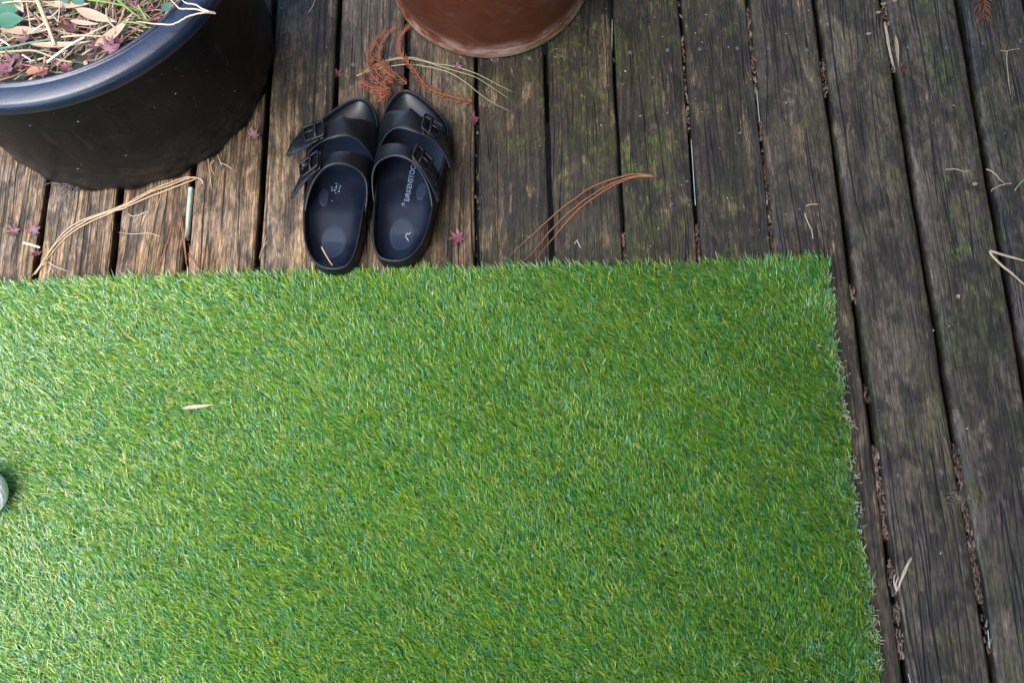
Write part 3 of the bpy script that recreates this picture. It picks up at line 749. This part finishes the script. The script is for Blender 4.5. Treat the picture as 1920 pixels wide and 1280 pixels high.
# ------------------------------------------------------------------ black nursery pot
bp = empty('plant_pot', (0.081, 0.752, 0)); tag(bp, 'large black plastic pot full of dry leaf litter', 'plant pot')
def scallop(r, z, a, j):
    if j <= 2:
        c = math.cos(a*22); return r*(1+.012*c), max(z, 0.0)+(.010*max(0, -c-.25) if j < 2 else 0)
    return r*(1+.0012*math.sin(a*3+1)), z
prof = [(.150, .006), (.181, .001), (.1885, .004), (.1895, .014), (.1915, .05), (.197, .12), (.2035, .19), (.2075, .236)]
V, F = lathe(prof, 180, scallop); obj('wall', V, F, M['pot'], bp)
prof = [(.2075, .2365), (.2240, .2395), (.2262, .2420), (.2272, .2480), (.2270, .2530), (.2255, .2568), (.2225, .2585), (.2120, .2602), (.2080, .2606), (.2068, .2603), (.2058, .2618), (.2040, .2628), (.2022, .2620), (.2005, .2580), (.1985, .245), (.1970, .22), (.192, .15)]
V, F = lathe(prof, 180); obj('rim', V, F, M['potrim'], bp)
V = []; F = []
for i in range(9):
    for k in range(60):
        r = .1985*(i+.05)/8; a = 2*math.pi*k/60; V.append((r*math.cos(a), r*math.sin(a), .236+.006*math.sin(r*60+a*3)+.004*math.sin(a*7+r*90)))
F = grid_faces(9, 60); obj('soil', V, F, M['soil'], bp)
bag = Bag()
for _ in range(90):                     # specks of dirt splashed on the wall
    a = random.uniform(-2.6, .8); z = random.uniform(.01, .23); r = np.interp(z, [.014, .05, .12, .19, .236], [.1895, .1915, .197, .2035, .2075])+.0002
    s = random.choice([.0003, .0003, .0004, .0005, .0008]); p = Vector((r*math.cos(a), r*math.sin(a), z)); t = Vector((-math.sin(a), math.cos(a), 0))*s*random.uniform(.6, 2); u = Vector((0, 0, s*random.uniform(.6, 1.5)))
    q = Vector((math.cos(a), math.sin(a), 0))*s*.5
    bag.add([p-t, p-u, p+t, p+u, p+q], [(0, 1, 4), (1, 2, 4), (2, 3, 4), (3, 0, 4)], random.choice([(.22, .20, .17), (.34, .31, .27), (.16, .12, .08)]))
o = bag.build('dirt_flecks', M['litter'], bp, False); o['kind'] = 'stuff'

# ------------------------------------------------------------------ brown clay pot
cp = empty('clay_pot', (0.549, 0.864, 0)); tag(cp, 'brown glazed clay pot standing on the boards', 'plant pot')
prof = [(.10, .004), (.122, .001), (.1290, .002), (.1312, .006), (.1308, .011), (.1275, .0165), (.1262, .021), (.1270, .030), (.1300, .05), (.138, .09), (.149, .15), (.158, .21), (.163, .25)]
V, F = lathe(prof, 128); obj('wall', V, F, M['clay'], cp)
prof = [(.163, .2505), (.171, .252), (.173, .258), (.173, .278), (.170, .283), (.160, .283), (.157, .278), (.154, .24), (.14, .15)]
V, F = lathe(prof, 128); obj('rim', V, F, M['clay'], cp)
V = []
for i in range(6):
    for k in range(48):
        r = .1545*(i+.05)/5; a = 2*math.pi*k/48; V.append((r*math.cos(a), r*math.sin(a), .246+.005*math.sin(r*70+a*4)))
obj('soil', V, grid_faces(6, 48), M['soil'], cp)

# ------------------------------------------------------------------ leaves
def lance(L, W, fold=.25, curl=.0, n=14):
    V = []; F = []
    for i in range(n+1):
        t = i/n; w_ = W*math.sin(math.pi*min(1, t**.75*.98+.01))*(1-.25*t)
        x = L*(t-.5); z = curl*L*((t-.5)**2)*2
        V += [(x, -w_, z+fold*w_), (x, 0, z), (x, w_, z+fold*w_)]
    for i in range(n):
        for j in (0, 1): F.append((i*3+j, i*3+j+1, (i+1)*3+j+1, (i+1)*3+j))
    m = len(V); V += [(v[0], v[1], v[2]-.0003) for v in V]; F += [tuple(reversed([k+m for k in f])) for f in F]
    return V, F
def maple(R, lobes=7, curl=.25, seed=0, stem=True):
    r = random.Random(seed); V = [(0, 0, .001)]; ring = []
    spread = 2.35
    for l in range(lobes):
        a = -spread+2*spread*l/(lobes-1); s = R*(1-.42*(abs(a)/spread)**1.3)*r.uniform(.88, 1.1)
        for da, rr in ((-.46, .52), (-.24, .76), (0, 1), (.24, .76)):
            ring.append((a+da*.75, s*rr))
    ring.append((spread+.3, R*.2)); ring.append((math.pi, R*.05))
    for a, rr in ring:
        z = curl*R*((rr/R)**2)*r.uniform(.4, 1.2)+.001
        V.append((rr*math.cos(a), rr*math.sin(a), z))
    n = len(ring); F = [(0, 1+k, 1+(k+1) % n) for k in range(n)]
    m = len(V); V += [(v[0], v[1], v[2]-.0003) for v in V]; F += [tuple(reversed([k+m for k in f])) for f in F]
    if stem:
        Vs, Fs = tube([(0, 0, .001), (-R*.35, R*.03, .0012), (-R*.8, -R*.04, .001)], .0004, 5); o = len(V); V += [tuple(v) for v in Vs]; F += [tuple(k+o for k in f) for f in Fs]
    return V, F
def place(name, VF, p, rot, mat, label, cat, group=None, tilt=(0, 0)):
    o = obj(name, VF[0], VF[1], mat, None, True); o.location = p; o.rotation_euler = (tilt[0], tilt[1], rot); return tag(o, label, cat, group)
def from_px(name, a, b, W, z, mat, label, cat, group=None, fold=.25, curl=.0, tilt=(0, 0), dz=0):
    A, B = at(*a, z), at(*b, z); L = (B-A).length; mid = (A+B)/2
    return place(name, lance(L, W, fold, curl), mid, math.atan2(B.y-A.y, B.x-A.x), mat, label, cat, group, tilt)

# on the deck and the mat
mp = at(853, 447); place('maple_leaf', maple(.0150, 7, .65, 3), (mp.x+.006, mp.y, .0012), math.radians(196), M['maple'], 'small red maple leaf lying beside the lettered sandal', 'leaf')
mp = at(889, 226); place('maple_leaf', maple(.010, 5, .5, 4), (mp.x, mp.y, .0012), math.radians(100), M['maple'], 'crumpled red maple leaf caught by a board gap near a buckle', 'leaf', tilt=(.5, 0))
mp = at(634, 141); place('maple_leaf', maple(.008, 5, .6, 5), (mp.x, mp.y, .0015), math.radians(60), M['mapled'], 'scrap of brown maple leaf at a board gap behind the sandals', 'leaf', tilt=(.4, .2))
mp = at(857, 129); place('maple_leaf', maple(.0075, 5, .6, 6), (mp.x, mp.y, .003), math.radians(80), M['maple'], 'tiny orange red leaf scrap touching the olive needles', 'leaf', tilt=(.3, -.3))
for i, (px, py, R, rt, lb_) in enumerate(((27, 436, .011, 2.0, 'shrivelled purple maple leaf on the grooved board'), (63, 434, .0125, 1.2, 'shrivelled maple leaf at the edge of the grooved board'), (72, 477, .010, 4.0, 'dark maple leaf scrap stuck in the gap beside a white chip'),
                                      (475, 256, .012, .8, 'brown curled maple leaf at the foot of the black pot'))):
    mp = at(px, py); place('maple_leaf', maple(R, 7, .7, 20+i), (mp.x, mp.y, .0015), rt, M['mapled'], lb_, 'leaf', tilt=(.2, -.2))
from_px('bamboo_leaf', (341, 765), (402, 758), .0023, .0150, M['bamboo'], 'narrow pale bamboo leaf lying on the grass mat', 'leaf', fold=.1, tilt=(.12, 0))
thing_tube('wood_chip', [(44, 455, .0015), (60, 459, .0018), (75, 464, .0015)], .0015, .0017, .0013, M['white'], 'bleached white wood chip across a board edge', 'wood chip')
# pale strip wedged in a gap
g = Bag(); a = at(357, 352, -.004); b = at(349, 447, -.004); nseg = 10
Vs = []
for i in range(nseg+1):
    t = i/nseg; c = a.lerp(b, t); wv = .0030-.0007*t
    Vs += [(c.x-wv, c.y, -.010), (c.x-wv+.0004, c.y, -.003), (c.x, c.y, -.0022), (c.x+wv-.0004, c.y, -.003), (c.x+wv, c.y, -.010)]
o = obj('spacer_strip', Vs, grid_faces(nseg+1, 5, False)+[(0, 1, 2, 3, 4), tuple(nseg*5+k for k in (4, 3, 2, 1, 0))], M['paint']); tag(o, 'pale green strip wedged in the board gap beside the black pot', 'strip')
for i, (pts, lb_) in enumerate((([(1148, 37), (1147, 105)], 'thin pale green stalk in the gap beside the clay pot'), ([(1296, 262), (1304, 385)], 'long thin pale stalk lying in a mossy board gap'), ([(1419, 170), (1424, 228)], 'short pale stalk in the littered board gap'), ([(1703, 1262), (1709, 1284)], 'pale green stalk end in the gap beside the mat'), ([(1852, 1180), (1856, 1215)], 'short pale green stalk deep in a board gap'))):
    thing_tube('stalk', [(x, y, -.003) for x, y in pts], -.003, .0006, .0005, M['paint'], lb_, 'stalk')

# pine needle bundles
def bundle(name, paths, zs, r, mat, label, cat, sheath=None, group=None, mat2=None):
    b0 = at(*paths[0][0][:2]); root = empty(name, (b0.x, b0.y, 0)); tag(root, label, cat, group)
    for i, pts in enumerate(paths):
        n = 6*len(pts); zz = np.interp(np.linspace(0, 1, n), np.linspace(0, 1, len(zs[i % len(zs)])), zs[i % len(zs)])
        xy = catmull([(px, py) for px, py in pts], n)
        jr = random.Random(len(pts)*31+i); jit = np.cumsum([jr.gauss(0, .5) for _ in range(n)]); jit = jit-np.linspace(jit[0], jit[-1], n)
        C = [at(c[0]+j_*.35, c[1]+j_*.55, z)-Vector((b0.x, b0.y, 0)) for c, z, j_ in zip(xy, zz, jit)]
        V, F = tube(C, list(r*.82*np.interp(np.linspace(0, 1, n), [0, .05, .7, 1], [.8, 1, .95, .35])), 6); obj('needle', V, F, mat, root)
    if sheath:
        C = [at(px, py, .0022)-Vector((b0.x, b0.y, 0)) for px, py in sheath]; V, F = tube(C, [.0008, .0013, .0011], 6); obj('sheath', V, F, mat2 or M['mapled'], root)
    return root
bundle('pine_needles', [[(1225, 329.5), (1200, 327), (1176.6, 329), (1137.5, 340), (1106, 354), (1075, 374), (1050, 393), (1012.5, 427), (981, 455), (956, 479)],
                        [(1225, 330), (1200, 329.5), (1176.6, 333), (1145, 346), (1114, 363), (1083, 385), (1059, 405), (1028, 438), (997, 475.6), (976, 497)],
                        [(1225, 331), (1192, 332), (1161, 343), (1130, 360), (1098, 382), (1075, 402), (1051.6, 430), (1028, 458), (1003, 490)]],
       [[.0018, .0025, .003, .002, .0014], [.0016, .002, .0024, .0016, .003], [.0014, .0016, .002, .0014, .0012]], .00105, M['brown'], 'bundle of three orange brown pine needles pointing at the mat', 'pine needles', [(1239, 330), (1231, 331), (1223, 329.8)])
bundle('pine_needles', [[(368, 333), (355, 334), (323, 346), (281, 363), (239, 384), (211, 396), (169, 412.5), (135, 432), (107, 457.5), (84, 488), (64, 515)],
                        [(368, 332), (350, 333), (320, 343), (279, 359), (237, 382), (209, 394.5), (165, 409.5), (131, 428), (104, 454), (82, 486), (60, 517)],
                        [(368, 334), (352, 340), (318, 353), (280, 369), (240, 387), (211, 398), (172, 415), (139, 435), (110, 460), (86, 490), (68, 512)],
                        [(368, 333), (377, 336), (381, 343), (378, 345)]],
       [[.002, .004, .005, .003, .002, .002], [.002, .003, .003, .002, .002, .002], [.0015, .0025, .003, .002, .0015, .0015]], .0011, M['tan'], 'bundle of tan pine needles curving below the black pot', 'pine needles')
bundle('pine_needles', [[(668.5, 142.6), (695, 127), (723, 114.5), (750, 109), (779.5, 110), (815, 119), (857, 126), (899, 141), (932, 158), (962, 173)],
                        [(668.5, 142.6), (696, 129), (724, 116.5), (750, 111), (780, 112.5), (815, 121.5), (850, 132), (893, 146), (925, 166), (954, 186)],
                        [(668.5, 142.6), (698, 130), (727, 124), (755.6, 121.5), (786.5, 123), (815, 128.6), (843, 137), (871, 154), (899, 176), (930, 197), (956, 208)]],
       [[.002, .005, .006, .004, .002, .0014]], .00085, M['olive'], 'long olive pine needles crossing the rusty cedar sprig', 'pine needles')
bundle('twig', [[(1856, 470), (1880, 477), (1930, 491)], [(1856, 471), (1862, 481), (1880, 499), (1900, 515), (1928, 540)]], [[.003, .004, .005], [.002, .003, .002]], .0019, M['tan'], 'forked tan twig end bridging a board gap beyond the mat', 'twig')
bundle('twig', [[(1849, 317), (1858, 321), (1868, 328), (1875, 337), (1886, 345)], [(1886, 345), (1873, 349), (1862, 354), (1858, 359)], [(1886, 345), (1892, 344), (1898, 345)]], [[.001, .003, .003], [.003, .002, -.001], [.003, .002, .002]], .0008, M['tan'], 'small bent tan twig hooked over a mossy board gap', 'twig')
thing_tube('twig', [(1773, 318, .0015), (1792, 317, .0018), (1806, 321, .0018), (1818, 320, .0015)], .0015, .0007, .0006, M['tan'], 'short straight tan twig lying flat on a grey board', 'twig')
thing_tube('twig', [(1903, 357, .0015), (1912, 345, .002), (1925, 333, .002)], .0015, .0010, .0008, M['olive'], 'olive straw at the outermost board', 'twig')
bundle('dry_stalk', [[(1681, 1108), (1688, 1088), (1697, 1065), (1709, 1044)], [(1684, 1104), (1692, 1084), (1701, 1062), (1710, 1045)], [(1681, 1108), (1676, 1090), (1679, 1075)], [(1683, 1106), (1680, 1095), (1685, 1080)]], [[-.002, .003, .006], [-.002, .004, .006], [-.003, -.001, .0]], .0010, M['pale'], 'bleached feathery stalk sticking out of the gap beside the mat', 'stalk')
bundle('twig', [[(1876, 95), (1886, 96), (1897, 94), (1913, 92)], [(1889, 95), (1888, 115), (1891, 150), (1895, 178)]], [[.0015, .002, .0015], [.0015, .0018, .0015]], .0006, M['tan'], 'thin T shaped twig on a dark board', 'twig')
thing_tube('twig', [(1509, 400, .001), (1514, 415, .0015), (1522, 432, .0015), (1524, 447, .001)], .001, .0007, .0006, M['pale'], 'hair thin pale twig just behind the mat corner', 'twig')
thing_tube('twig', [(1512, 386, .001), (1522, 383, .0015), (1534, 383, .001)], .001, .0008, .0007, M['tan'], 'tiny tan twig on the worn board behind the mat', 'twig')
bundle('dry_straw', [[(300, 443), (278, 437), (250, 439), (222, 436)], [(300, 371), (293, 390), (286, 408)], [(279, 396), (262, 403), (252, 420)], [(279, 396), (270, 410), (264, 425)], [(276, 397), (250, 405), (238, 399)]], [[.0012, .002, .0012]], .0005, M['pale'], 'wisps of pale straw on the smooth board under the pot', 'straw')
bundle('dry_straw', [[(322, 414), (318, 440), (305, 480), (294, 512)], [(337, 405), (341, 430), (345, 460), (349, 495)], [(340, 405), (345, 440), (349, 480), (352, 512)], [(352, 475), (365, 492), (378, 510)]], [[.002, .003, .002, .004]], .0007, M['brown'], 'brown dry straws beside the pale strip', 'straw')
bundle('dry_straw', [[(90, 491), (105, 500), (130, 509)], [(96, 491), (94, 503), (88, 512)], [(89, 492), (76, 500), (66, 515)]], [[.003, .004, .003]], .0006, M['pale'], 'thin pale straws crossing the tan needles at the mat', 'straw')
bundle('dry_straw', [[(390, 296), (393, 325), (397, 356)], [(408, 290), (416, 312)], [(412, 305), (425, 310), (436, 318)], [(402, 300), (395, 310), (402, 330)]], [[.004, .003, .0015]], .0007, M['tan'], 'short dry straws spilling from under the black pot', 'straw')
bundle('dry_straw', [[(579, 24), (586, 12), (592, -4)]], [[.0015, .002, .0015]], .0009, M['tan'], 'single tan straw on the damp board between the pots', 'straw')
bundle('dry_straw', [[(502, 452), (490, 470), (486, 486)], [(494, 462), (499, 440)]], [[.001, .0015, .001]], .0005, M['pale'], 'fine pale straw near the straw filled sandal', 'straw')
bundle('dry_straw', [[(1082, 449), (1085, 458), (1090, 466)], [(1083, 450), (1076, 457)]], [[.001, .0012, .001]], .0004, M['white'], 'hair fine white forked fibre below the brown needles', 'straw')
bundle('dry_straw', [[(1659, 42), (1664, 80), (1674, 125)], [(1662, 50), (1668, 90), (1677, 128)]], [[-.001, 0, .001]], .0010, M['pale'], 'pale straws lying along the gap above a curled leaf', 'straw')
from_px('bamboo_leaf', (1679, 66), (1685, 126), .0026, .0005, M['bamboo'], 'narrow pinkish dry leaf in the gap above a curled leaf', 'leaf', fold=.4)
mp = at(1688, 132); place('maple_leaf', maple(.0085, 5, 1.2, 41), (mp.x, mp.y, .001), 1.0, M['maple'], 'red brown curled leaf plugging the mossy gap', 'leaf', tilt=(.6, .4))
for i, (px, py, lb_) in enumerate(((1655, 10, 'pale bud scale by the far end of the littered gap'), (1676, 4, 'pale bud scale on the moss side of the littered gap'), (1645, 26, 'small pale bud scale lying apart from the littered gap'), (1627, 66, 'round tan seed on the mossy board'))):
    A = at(px-5, py+1); B = at(px+6, py-2)
    place('bud_scale', lance((B-A).length, .0022, .6, .3, 8), (A+B)/2+Vector((0, 0, .0012)), .3, M['bamboo'], lb_, 'bud scale')
from_px('leaf_scrap', (1823, 346), (1834, 344), .0026, .0012, M['bamboo'], 'tiny cream yellow leaf scrap on a grey board', 'leaf', fold=.4)
from_px('leaf_scrap', (1793, 553), (1799, 560), .0030, .0012, M['bamboo'], 'tiny tan leaf scrap below a cream yellow one', 'leaf', fold=.5)

# clump of litter caught at the nail beside the far gap
bag = Bag(); c0 = at(1798, 932)
for _ in range(60):
    a = random.uniform(0, 6.28); p = c0+Vector((random.gauss(0, .006), random.gauss(0, .0035), random.uniform(.0005, .004))); L = random.uniform(.002, .006)
    d = Vector((math.cos(a), math.sin(a), random.uniform(-.2, .3)))*L
    V, F = tube([p-d, p+d*.2+Vector((0, 0, .0006)), p+d], .0004, 4); bag.add(V, F, random.choice([(.12, .08, .045), (.08, .05, .03), (.18, .13, .09), (.09, .075, .03)]))
o = bag.build('litter_clump', M['litter']); tag(o, 'small tangled clump of brown litter at a board gap', 'litter')
bag = Bag(); c0 = at(132, 345)
for _ in range(70):
    a = random.uniform(0, 6.28); p = c0+Vector((random.gauss(0, .009), random.gauss(0, .005), random.uniform(.0005, .006))); L = random.uniform(.003, .008)
    d = Vector((math.cos(a), math.sin(a), random.uniform(-.3, .3)))*L
    V, F = tube([p-d, p+d*.2+Vector((0, 0, .001)), p+d], .0006, 4); bag.add(V, F, random.choice([(.03, .025, .03), (.06, .045, .05), (.10, .07, .06)]))
o = bag.build('litter_clump', M['litter']); tag(o, 'dark tangle of roots peeking from under the black pot', 'litter')

# cedar sprigs
def sprig(paths, label, z0=.004, lf=.0052, width=1.0):
    b0 = at(*paths[0][0]); root = empty('cedar_sprig', (b0.x, b0.y, 0)); tag(root, label, 'cedar sprig')
    for bi, pts in enumerate(paths):
        C = [Vector((c[0]-b0.x, c[1]-b0.y, 0)) for c in catmull([at(*p) for p in pts], 10*len(pts))]
        n = len(C)
        for i, c in enumerate(C): c.z = z0+.004*math.sin(math.pi*i/n)+.0016*bi
        bg = Bag(); bg.add(*tube(C, list(np.linspace(.0009, .0006, n)), 5))
        Lt = sum((C[i+1]-C[i]).length for i in range(n-1)); m = int(Lt/.0013)
        for k in range(m):
            t = k/m*(n-1); i = min(int(t), n-2); p = C[i].lerp(C[i+1], t-i); d = (C[i+1]-C[i]).normalized()
            s = d.cross(Vector((0, 0, 1))).normalized()
            ph = (0 if k % 2 else math.pi)+random.gauss(0, .55)
            out = s*math.cos(ph)+Vector((0, 0, 1))*math.sin(ph)*.8
            ln = lf*1.7*random.uniform(.7, 1.15)*(1-.35*(k/m)**3)
            q1 = p+(d*.50+out*.70).normalized()*ln*.55; q2 = p+(d*.72+out*.66).normalized()*ln*1.1
            q1.z = max(q1.z, .0008); q2.z = max(q2.z, .0006)
            bg.add(*tube([p, q1, q2], [.00050, .00055, .00008], 4))
        obj('branch', bg.V, bg.F, M['cedar'], root)
    return root
sprig([[(739, 159), (720, 152), (708, 141), (699, 128), (698, 119), (698, 100), (706, 82), (725, 60)],
       [(764, 162), (744, 145.5), (727, 131), (713, 120), (712, 107), (716, 91), (727, 71), (744, 56)],
       [(886, 196), (864, 192), (836, 186), (812, 178), (795, 164), (779, 141), (764, 124), (753, 107), (750, 87), (757, 68), (770, 54)],
       [(733, 172), (723, 176), (702, 175), (686, 169), (681, 160), (682, 138)],
       [(728, 172), (716, 168), (706, 160), (697, 147), (692, 130)],
       [(735, 176), (722, 181), (708, 183), (699, 179)], [(735, 182), (724, 190), (712, 190), (703, 184)], [(732, 188), (724, 198), (715, 198)],
       [(745, 160), (733, 155), (722, 145), (712, 135)]], 'rusty brown cedar sprig behind the toes of the sandals')
sprig([[(1843, -12), (1842, 5), (1841, 20), (1841, 38)], ], 'brown cedar sprig tip on the far dark board', .003, .0095)

# ------------------------------------------------------------------ litter in the black pot
ZT = .249
bag = Bag()
PC = Vector((.081, .752, 0))
def inpot(p, r=.195): return (Vector((p.x, p.y, 0))-PC).length < r
pal = [(.30, .20, .12), (.38, .28, .18), (.20, .13, .08), (.45, .38, .29), (.12, .075, .05), (.15, .17, .09), (.08, .14, .07), (.24, .11, .065), (.26, .13, .11)]
for i in range(3200):
    a = random.uniform(0, 6.28); r = .192*math.sqrt(random.random()); p = PC+Vector((r*math.cos(a), r*math.sin(a), 0))
    L = random.uniform(.012, .055); an = random.gauss(.5, .9); d = Vector((math.cos(an), math.sin(an), 0))
    z = random.uniform(.238, .258); bend = random.uniform(-.15, .15)*L; sN = Vector((-d.y, d.x, 0))
    path = [p+d*(L*(t-.5))+sN*bend*(1-(2*t-1)**2)+Vector((0, 0, z+random.uniform(-.002, .003))) for t in (0, .33, .66, 1)]
    if not all(inpot(q) for q in path): continue
    V, F = tube(path, random.uniform(.0004, .0010), 4); bag.add(V, F, random.choice(pal))
for i in range(500):
    a = random.uniform(0, 6.28); r = .19*math.sqrt(random.random()); p = PC+Vector((r*math.cos(a), r*math.sin(a), random.uniform(.238, .250)))
    an = random.uniform(0, 6.28); d = Vector((math.cos(an), math.sin(an), random.uniform(-.3, .3)))*random.uniform(.002, .008); s = Vector((-math.sin(an), math.cos(an), random.uniform(-.4, .4)))*random.uniform(.001, .004)
    bag.add([p-d, p-s, p+d, p+s, p+Vector((0, 0, .0015))], [(0, 1, 4), (1, 2, 4), (2, 3, 4), (3, 0, 4)], random.choice([(.22, .09, .08), (.3, .12, .1), (.12, .07, .05), (.36, .25, .17), (.26, .10, .12)]))
o = bag.build('needle_litter', M['litter'], None, False); tag(o, 'tangled dry pine needles and stalks filling the black pot', 'litter', kind='stuff')
BL = [((145, 20), (222, 45), .0085, 'broad pale bamboo leaf lying across the litter'), ((180, 90), (245, 38), .0085, 'pale bamboo leaf folded over a broader one'), ((133, 41), (188, 47), .0040, 'small cream bamboo leaf under two broad ones'),
      ((4, 60), (100, 58), .0080, 'long dull tan bamboo leaf beneath green leaves'), ((60, 88), (175, 80), .0045, 'narrow tan leaf half buried in litter'), ((88, 8), (172, 12), .0060, 'brownish dry leaf beside the grass blades'), ((28, -4), (46, 26), .0060, 'greyish dry leaf tucked beside green leaves')]
for i, (a, b, W, lb_) in enumerate(BL):
    from_px('bamboo_leaf', a, b, W*.72, .2575+.0008*i, M['bamboo'], lb_, 'leaf', fold=.2, curl=.15, tilt=(random.uniform(-.15, .15), random.uniform(-.06, .06)))
for i, (a, b, W, lb_) in enumerate((((-14, 22), (44, 12), .0125, 'rounded green leaf overlapping another in the pot'), ((-4, 42), (46, 36), .0100, 'lower rounded green leaf over tan bamboo leaf'), ((138, -8), (158, 8), .0075, 'small green leaf tip at the top of the litter'), ((116, -6), (128, 6), .0040, 'tiny green leaf tip beside a bigger one'), ((305, 22), (322, 4), .0050, 'green leaf against the pot rim'))):
    from_px('green_leaf', a, b, W, .262+.001*i, M['green'], lb_, 'leaf', fold=.15, curl=.1, tilt=(.1, .05))
for i, (pts, lb_) in enumerate((([(165, 0, .266), (200, 4, .268), (235, 12, .264), (262, 22, .260)], 'bright green grass blade arching over the litter'), ([(214, -5, .268), (235, 12, .268), (252, 26, .264), (270, 38, .260)], 'bright green grass blade crossing a flatter one'),
                                ([(258, 10, .268), (268, 25, .268), (276, 38, .264), (283, 44, .260)], 'short green grass blade near the pot rim'), ([(230, 42, .262), (255, 43, .263), (285, 55, .258)], 'yellow green grass blade pointing at the pot rim'))):
    C = [Vector(c) for c in catmull([at(x, y, z) for x, y, z in pts], 14)]
    V, F = tube(C, list(.0012*np.interp(np.linspace(0, 1, 14), [0, .6, 1], [1, .9, .2])), 6, .35)
    o = obj('grass_blade', [v-C[0] for v in V], F, M['grassb']); o.location = C[0]; tag(o, lb_, 'grass blade')
for i, (px, py, R, rt, mt, lb_) in enumerate(((8, 135, .017, .5, 'maple', 'broad pink maple leaf under the pot rim edge'), (32, 126, .015, 2.2, 'mapled', 'dark purple maple leaf beside a pink one'), (185, 85, .013, 4.0, 'mapled', 'mauve maple leaf at the tip of a bamboo leaf'), (205, 95, .015, 1.0, 'maple', 'pink maple leaf pressed against the inner rim'),
                                       (222, 84, .012, 2.6, 'maple', 'orange red maple leaf pressed against the inner rim'), (45, 80, .012, .3, 'mapled', 'curled dark red maple leaf among green needles'), (140, 55, .014, 3.4, 'mapled', 'brown red maple leaf beneath the cream leaf'), (252, 18, .010, 1.9, 'mapled', 'deep purple maple leaf between grass blades'), (240, 98, .010, 5, 'mapled', 'small dark leaf scrap at the pot rim'), (58, 102, .010, 5, 'mapled', 'flat purple leaf scrap under a green needle'), (80, 142, .010, .6, 'maple', 'red leaf crumb along the near rim'), (128, 128, .010, 3.6, 'maple', 'red leaf crumb beside a brown lance leaf'))):
    p = at(px, py, .2555); 
    if inpot(p, .198): place('maple_leaf', maple(R, 7, .8, 60+i, False), p, rt, M[mt], lb_, 'leaf', tilt=(random.uniform(-.3, .3), random.uniform(-.3, .3)))
from_px('bamboo_leaf', (48, 137), (92, 128), .0045, .257, M['brown'], 'brown lance leaf near the rim', 'leaf', fold=.3)
for i, (pts, r, mt, lb_) in enumerate((([(68, -4, .268), (80, 25, .270), (92, 55, .268), (103, 85, .262)], .0024, 'tan', 'thick tan stem crossing the litter'), ([(-6, 99, .262), (20, 97, .264), (60, 95, .266), (85, 102, .265), (110, 112, .262), (136, 117, .260)], .0012, 'olive', 'long pale green needle bowed along the rim'),
                                   ([(-6, 92, .262), (25, 88, .264), (60, 80, .264), (110, 72, .262)], .0014, 'green', 'dark green needle above the pale bowed one'), ([(88, 117, .264), (110, 100, .268), (135, 83, .266), (160, 70, .262)], .0011, 'white', 'white stalk slanting over the litter'), ([(115, 70, .264), (150, 67, .266), (195, 69, .262)], .0009, 'tan', 'fine orange straw lying level'), ([(-4, 72, .262), (12, 82, .262), (22, 90, .260)], .0009, 'white', 'white stalk at the left of the litter'),
                                   ([(42, 103, .262), (50, 108, .262), (58, 113, .26)], .0008, 'white', 'short white stalk below the green needle'), ([(50, 6, .264), (54, 30, .264), (57, 52, .262)], .0008, 'tan', 'upright thin tan stalk beside green leaves'), ([(112, 2, .266), (111, 25, .266), (108, 48, .262)], .0007, 'tan', 'upright thin tan stalk beyond the thick stem'), ([(60, 60, .264), (90, 38, .267), (118, 12, .264)], .0009, 'pale', 'pale stalk leaning over the thick stem'), ([(5, 6, .264), (40, 3, .266), (100, 5, .264)], .0008, 'tan', 'level straw behind the green leaves'), ([(150, 72, .262), (175, 60, .266), (205, 46, .264)], .0007, 'pale', 'fine pale stalk under the folded leaf'), ([(120, 105, .262), (127, 88, .266), (150, 72, .262)], .0007, 'pale', 'kinked pale stalk near the rim'))):
    thing_tube('stalk', pts, .26, r, r*.75, M[mt], lb_, 'stalk')
bundle_root = bundle('pine_needles', [[(404, 24.5), (392, 22), (378, 16), (366, 9), (352, 7), (345, 4), (338, -6)], [(404, 25), (388, 21.5), (370, 18), (355, 16), (338, 16), (330, 10), (316, -4)], [(404, 26), (390, 24.5), (376, 25.5), (352, 32), (338, 40), (322, 46), (298, 46), (270, 43), (255, 41)]],
       [[.262, .268, .270, .270, .270, .268]], .0011, M['pale'], 'pale three needle bundle hooked over the black pot rim', 'pine needles')
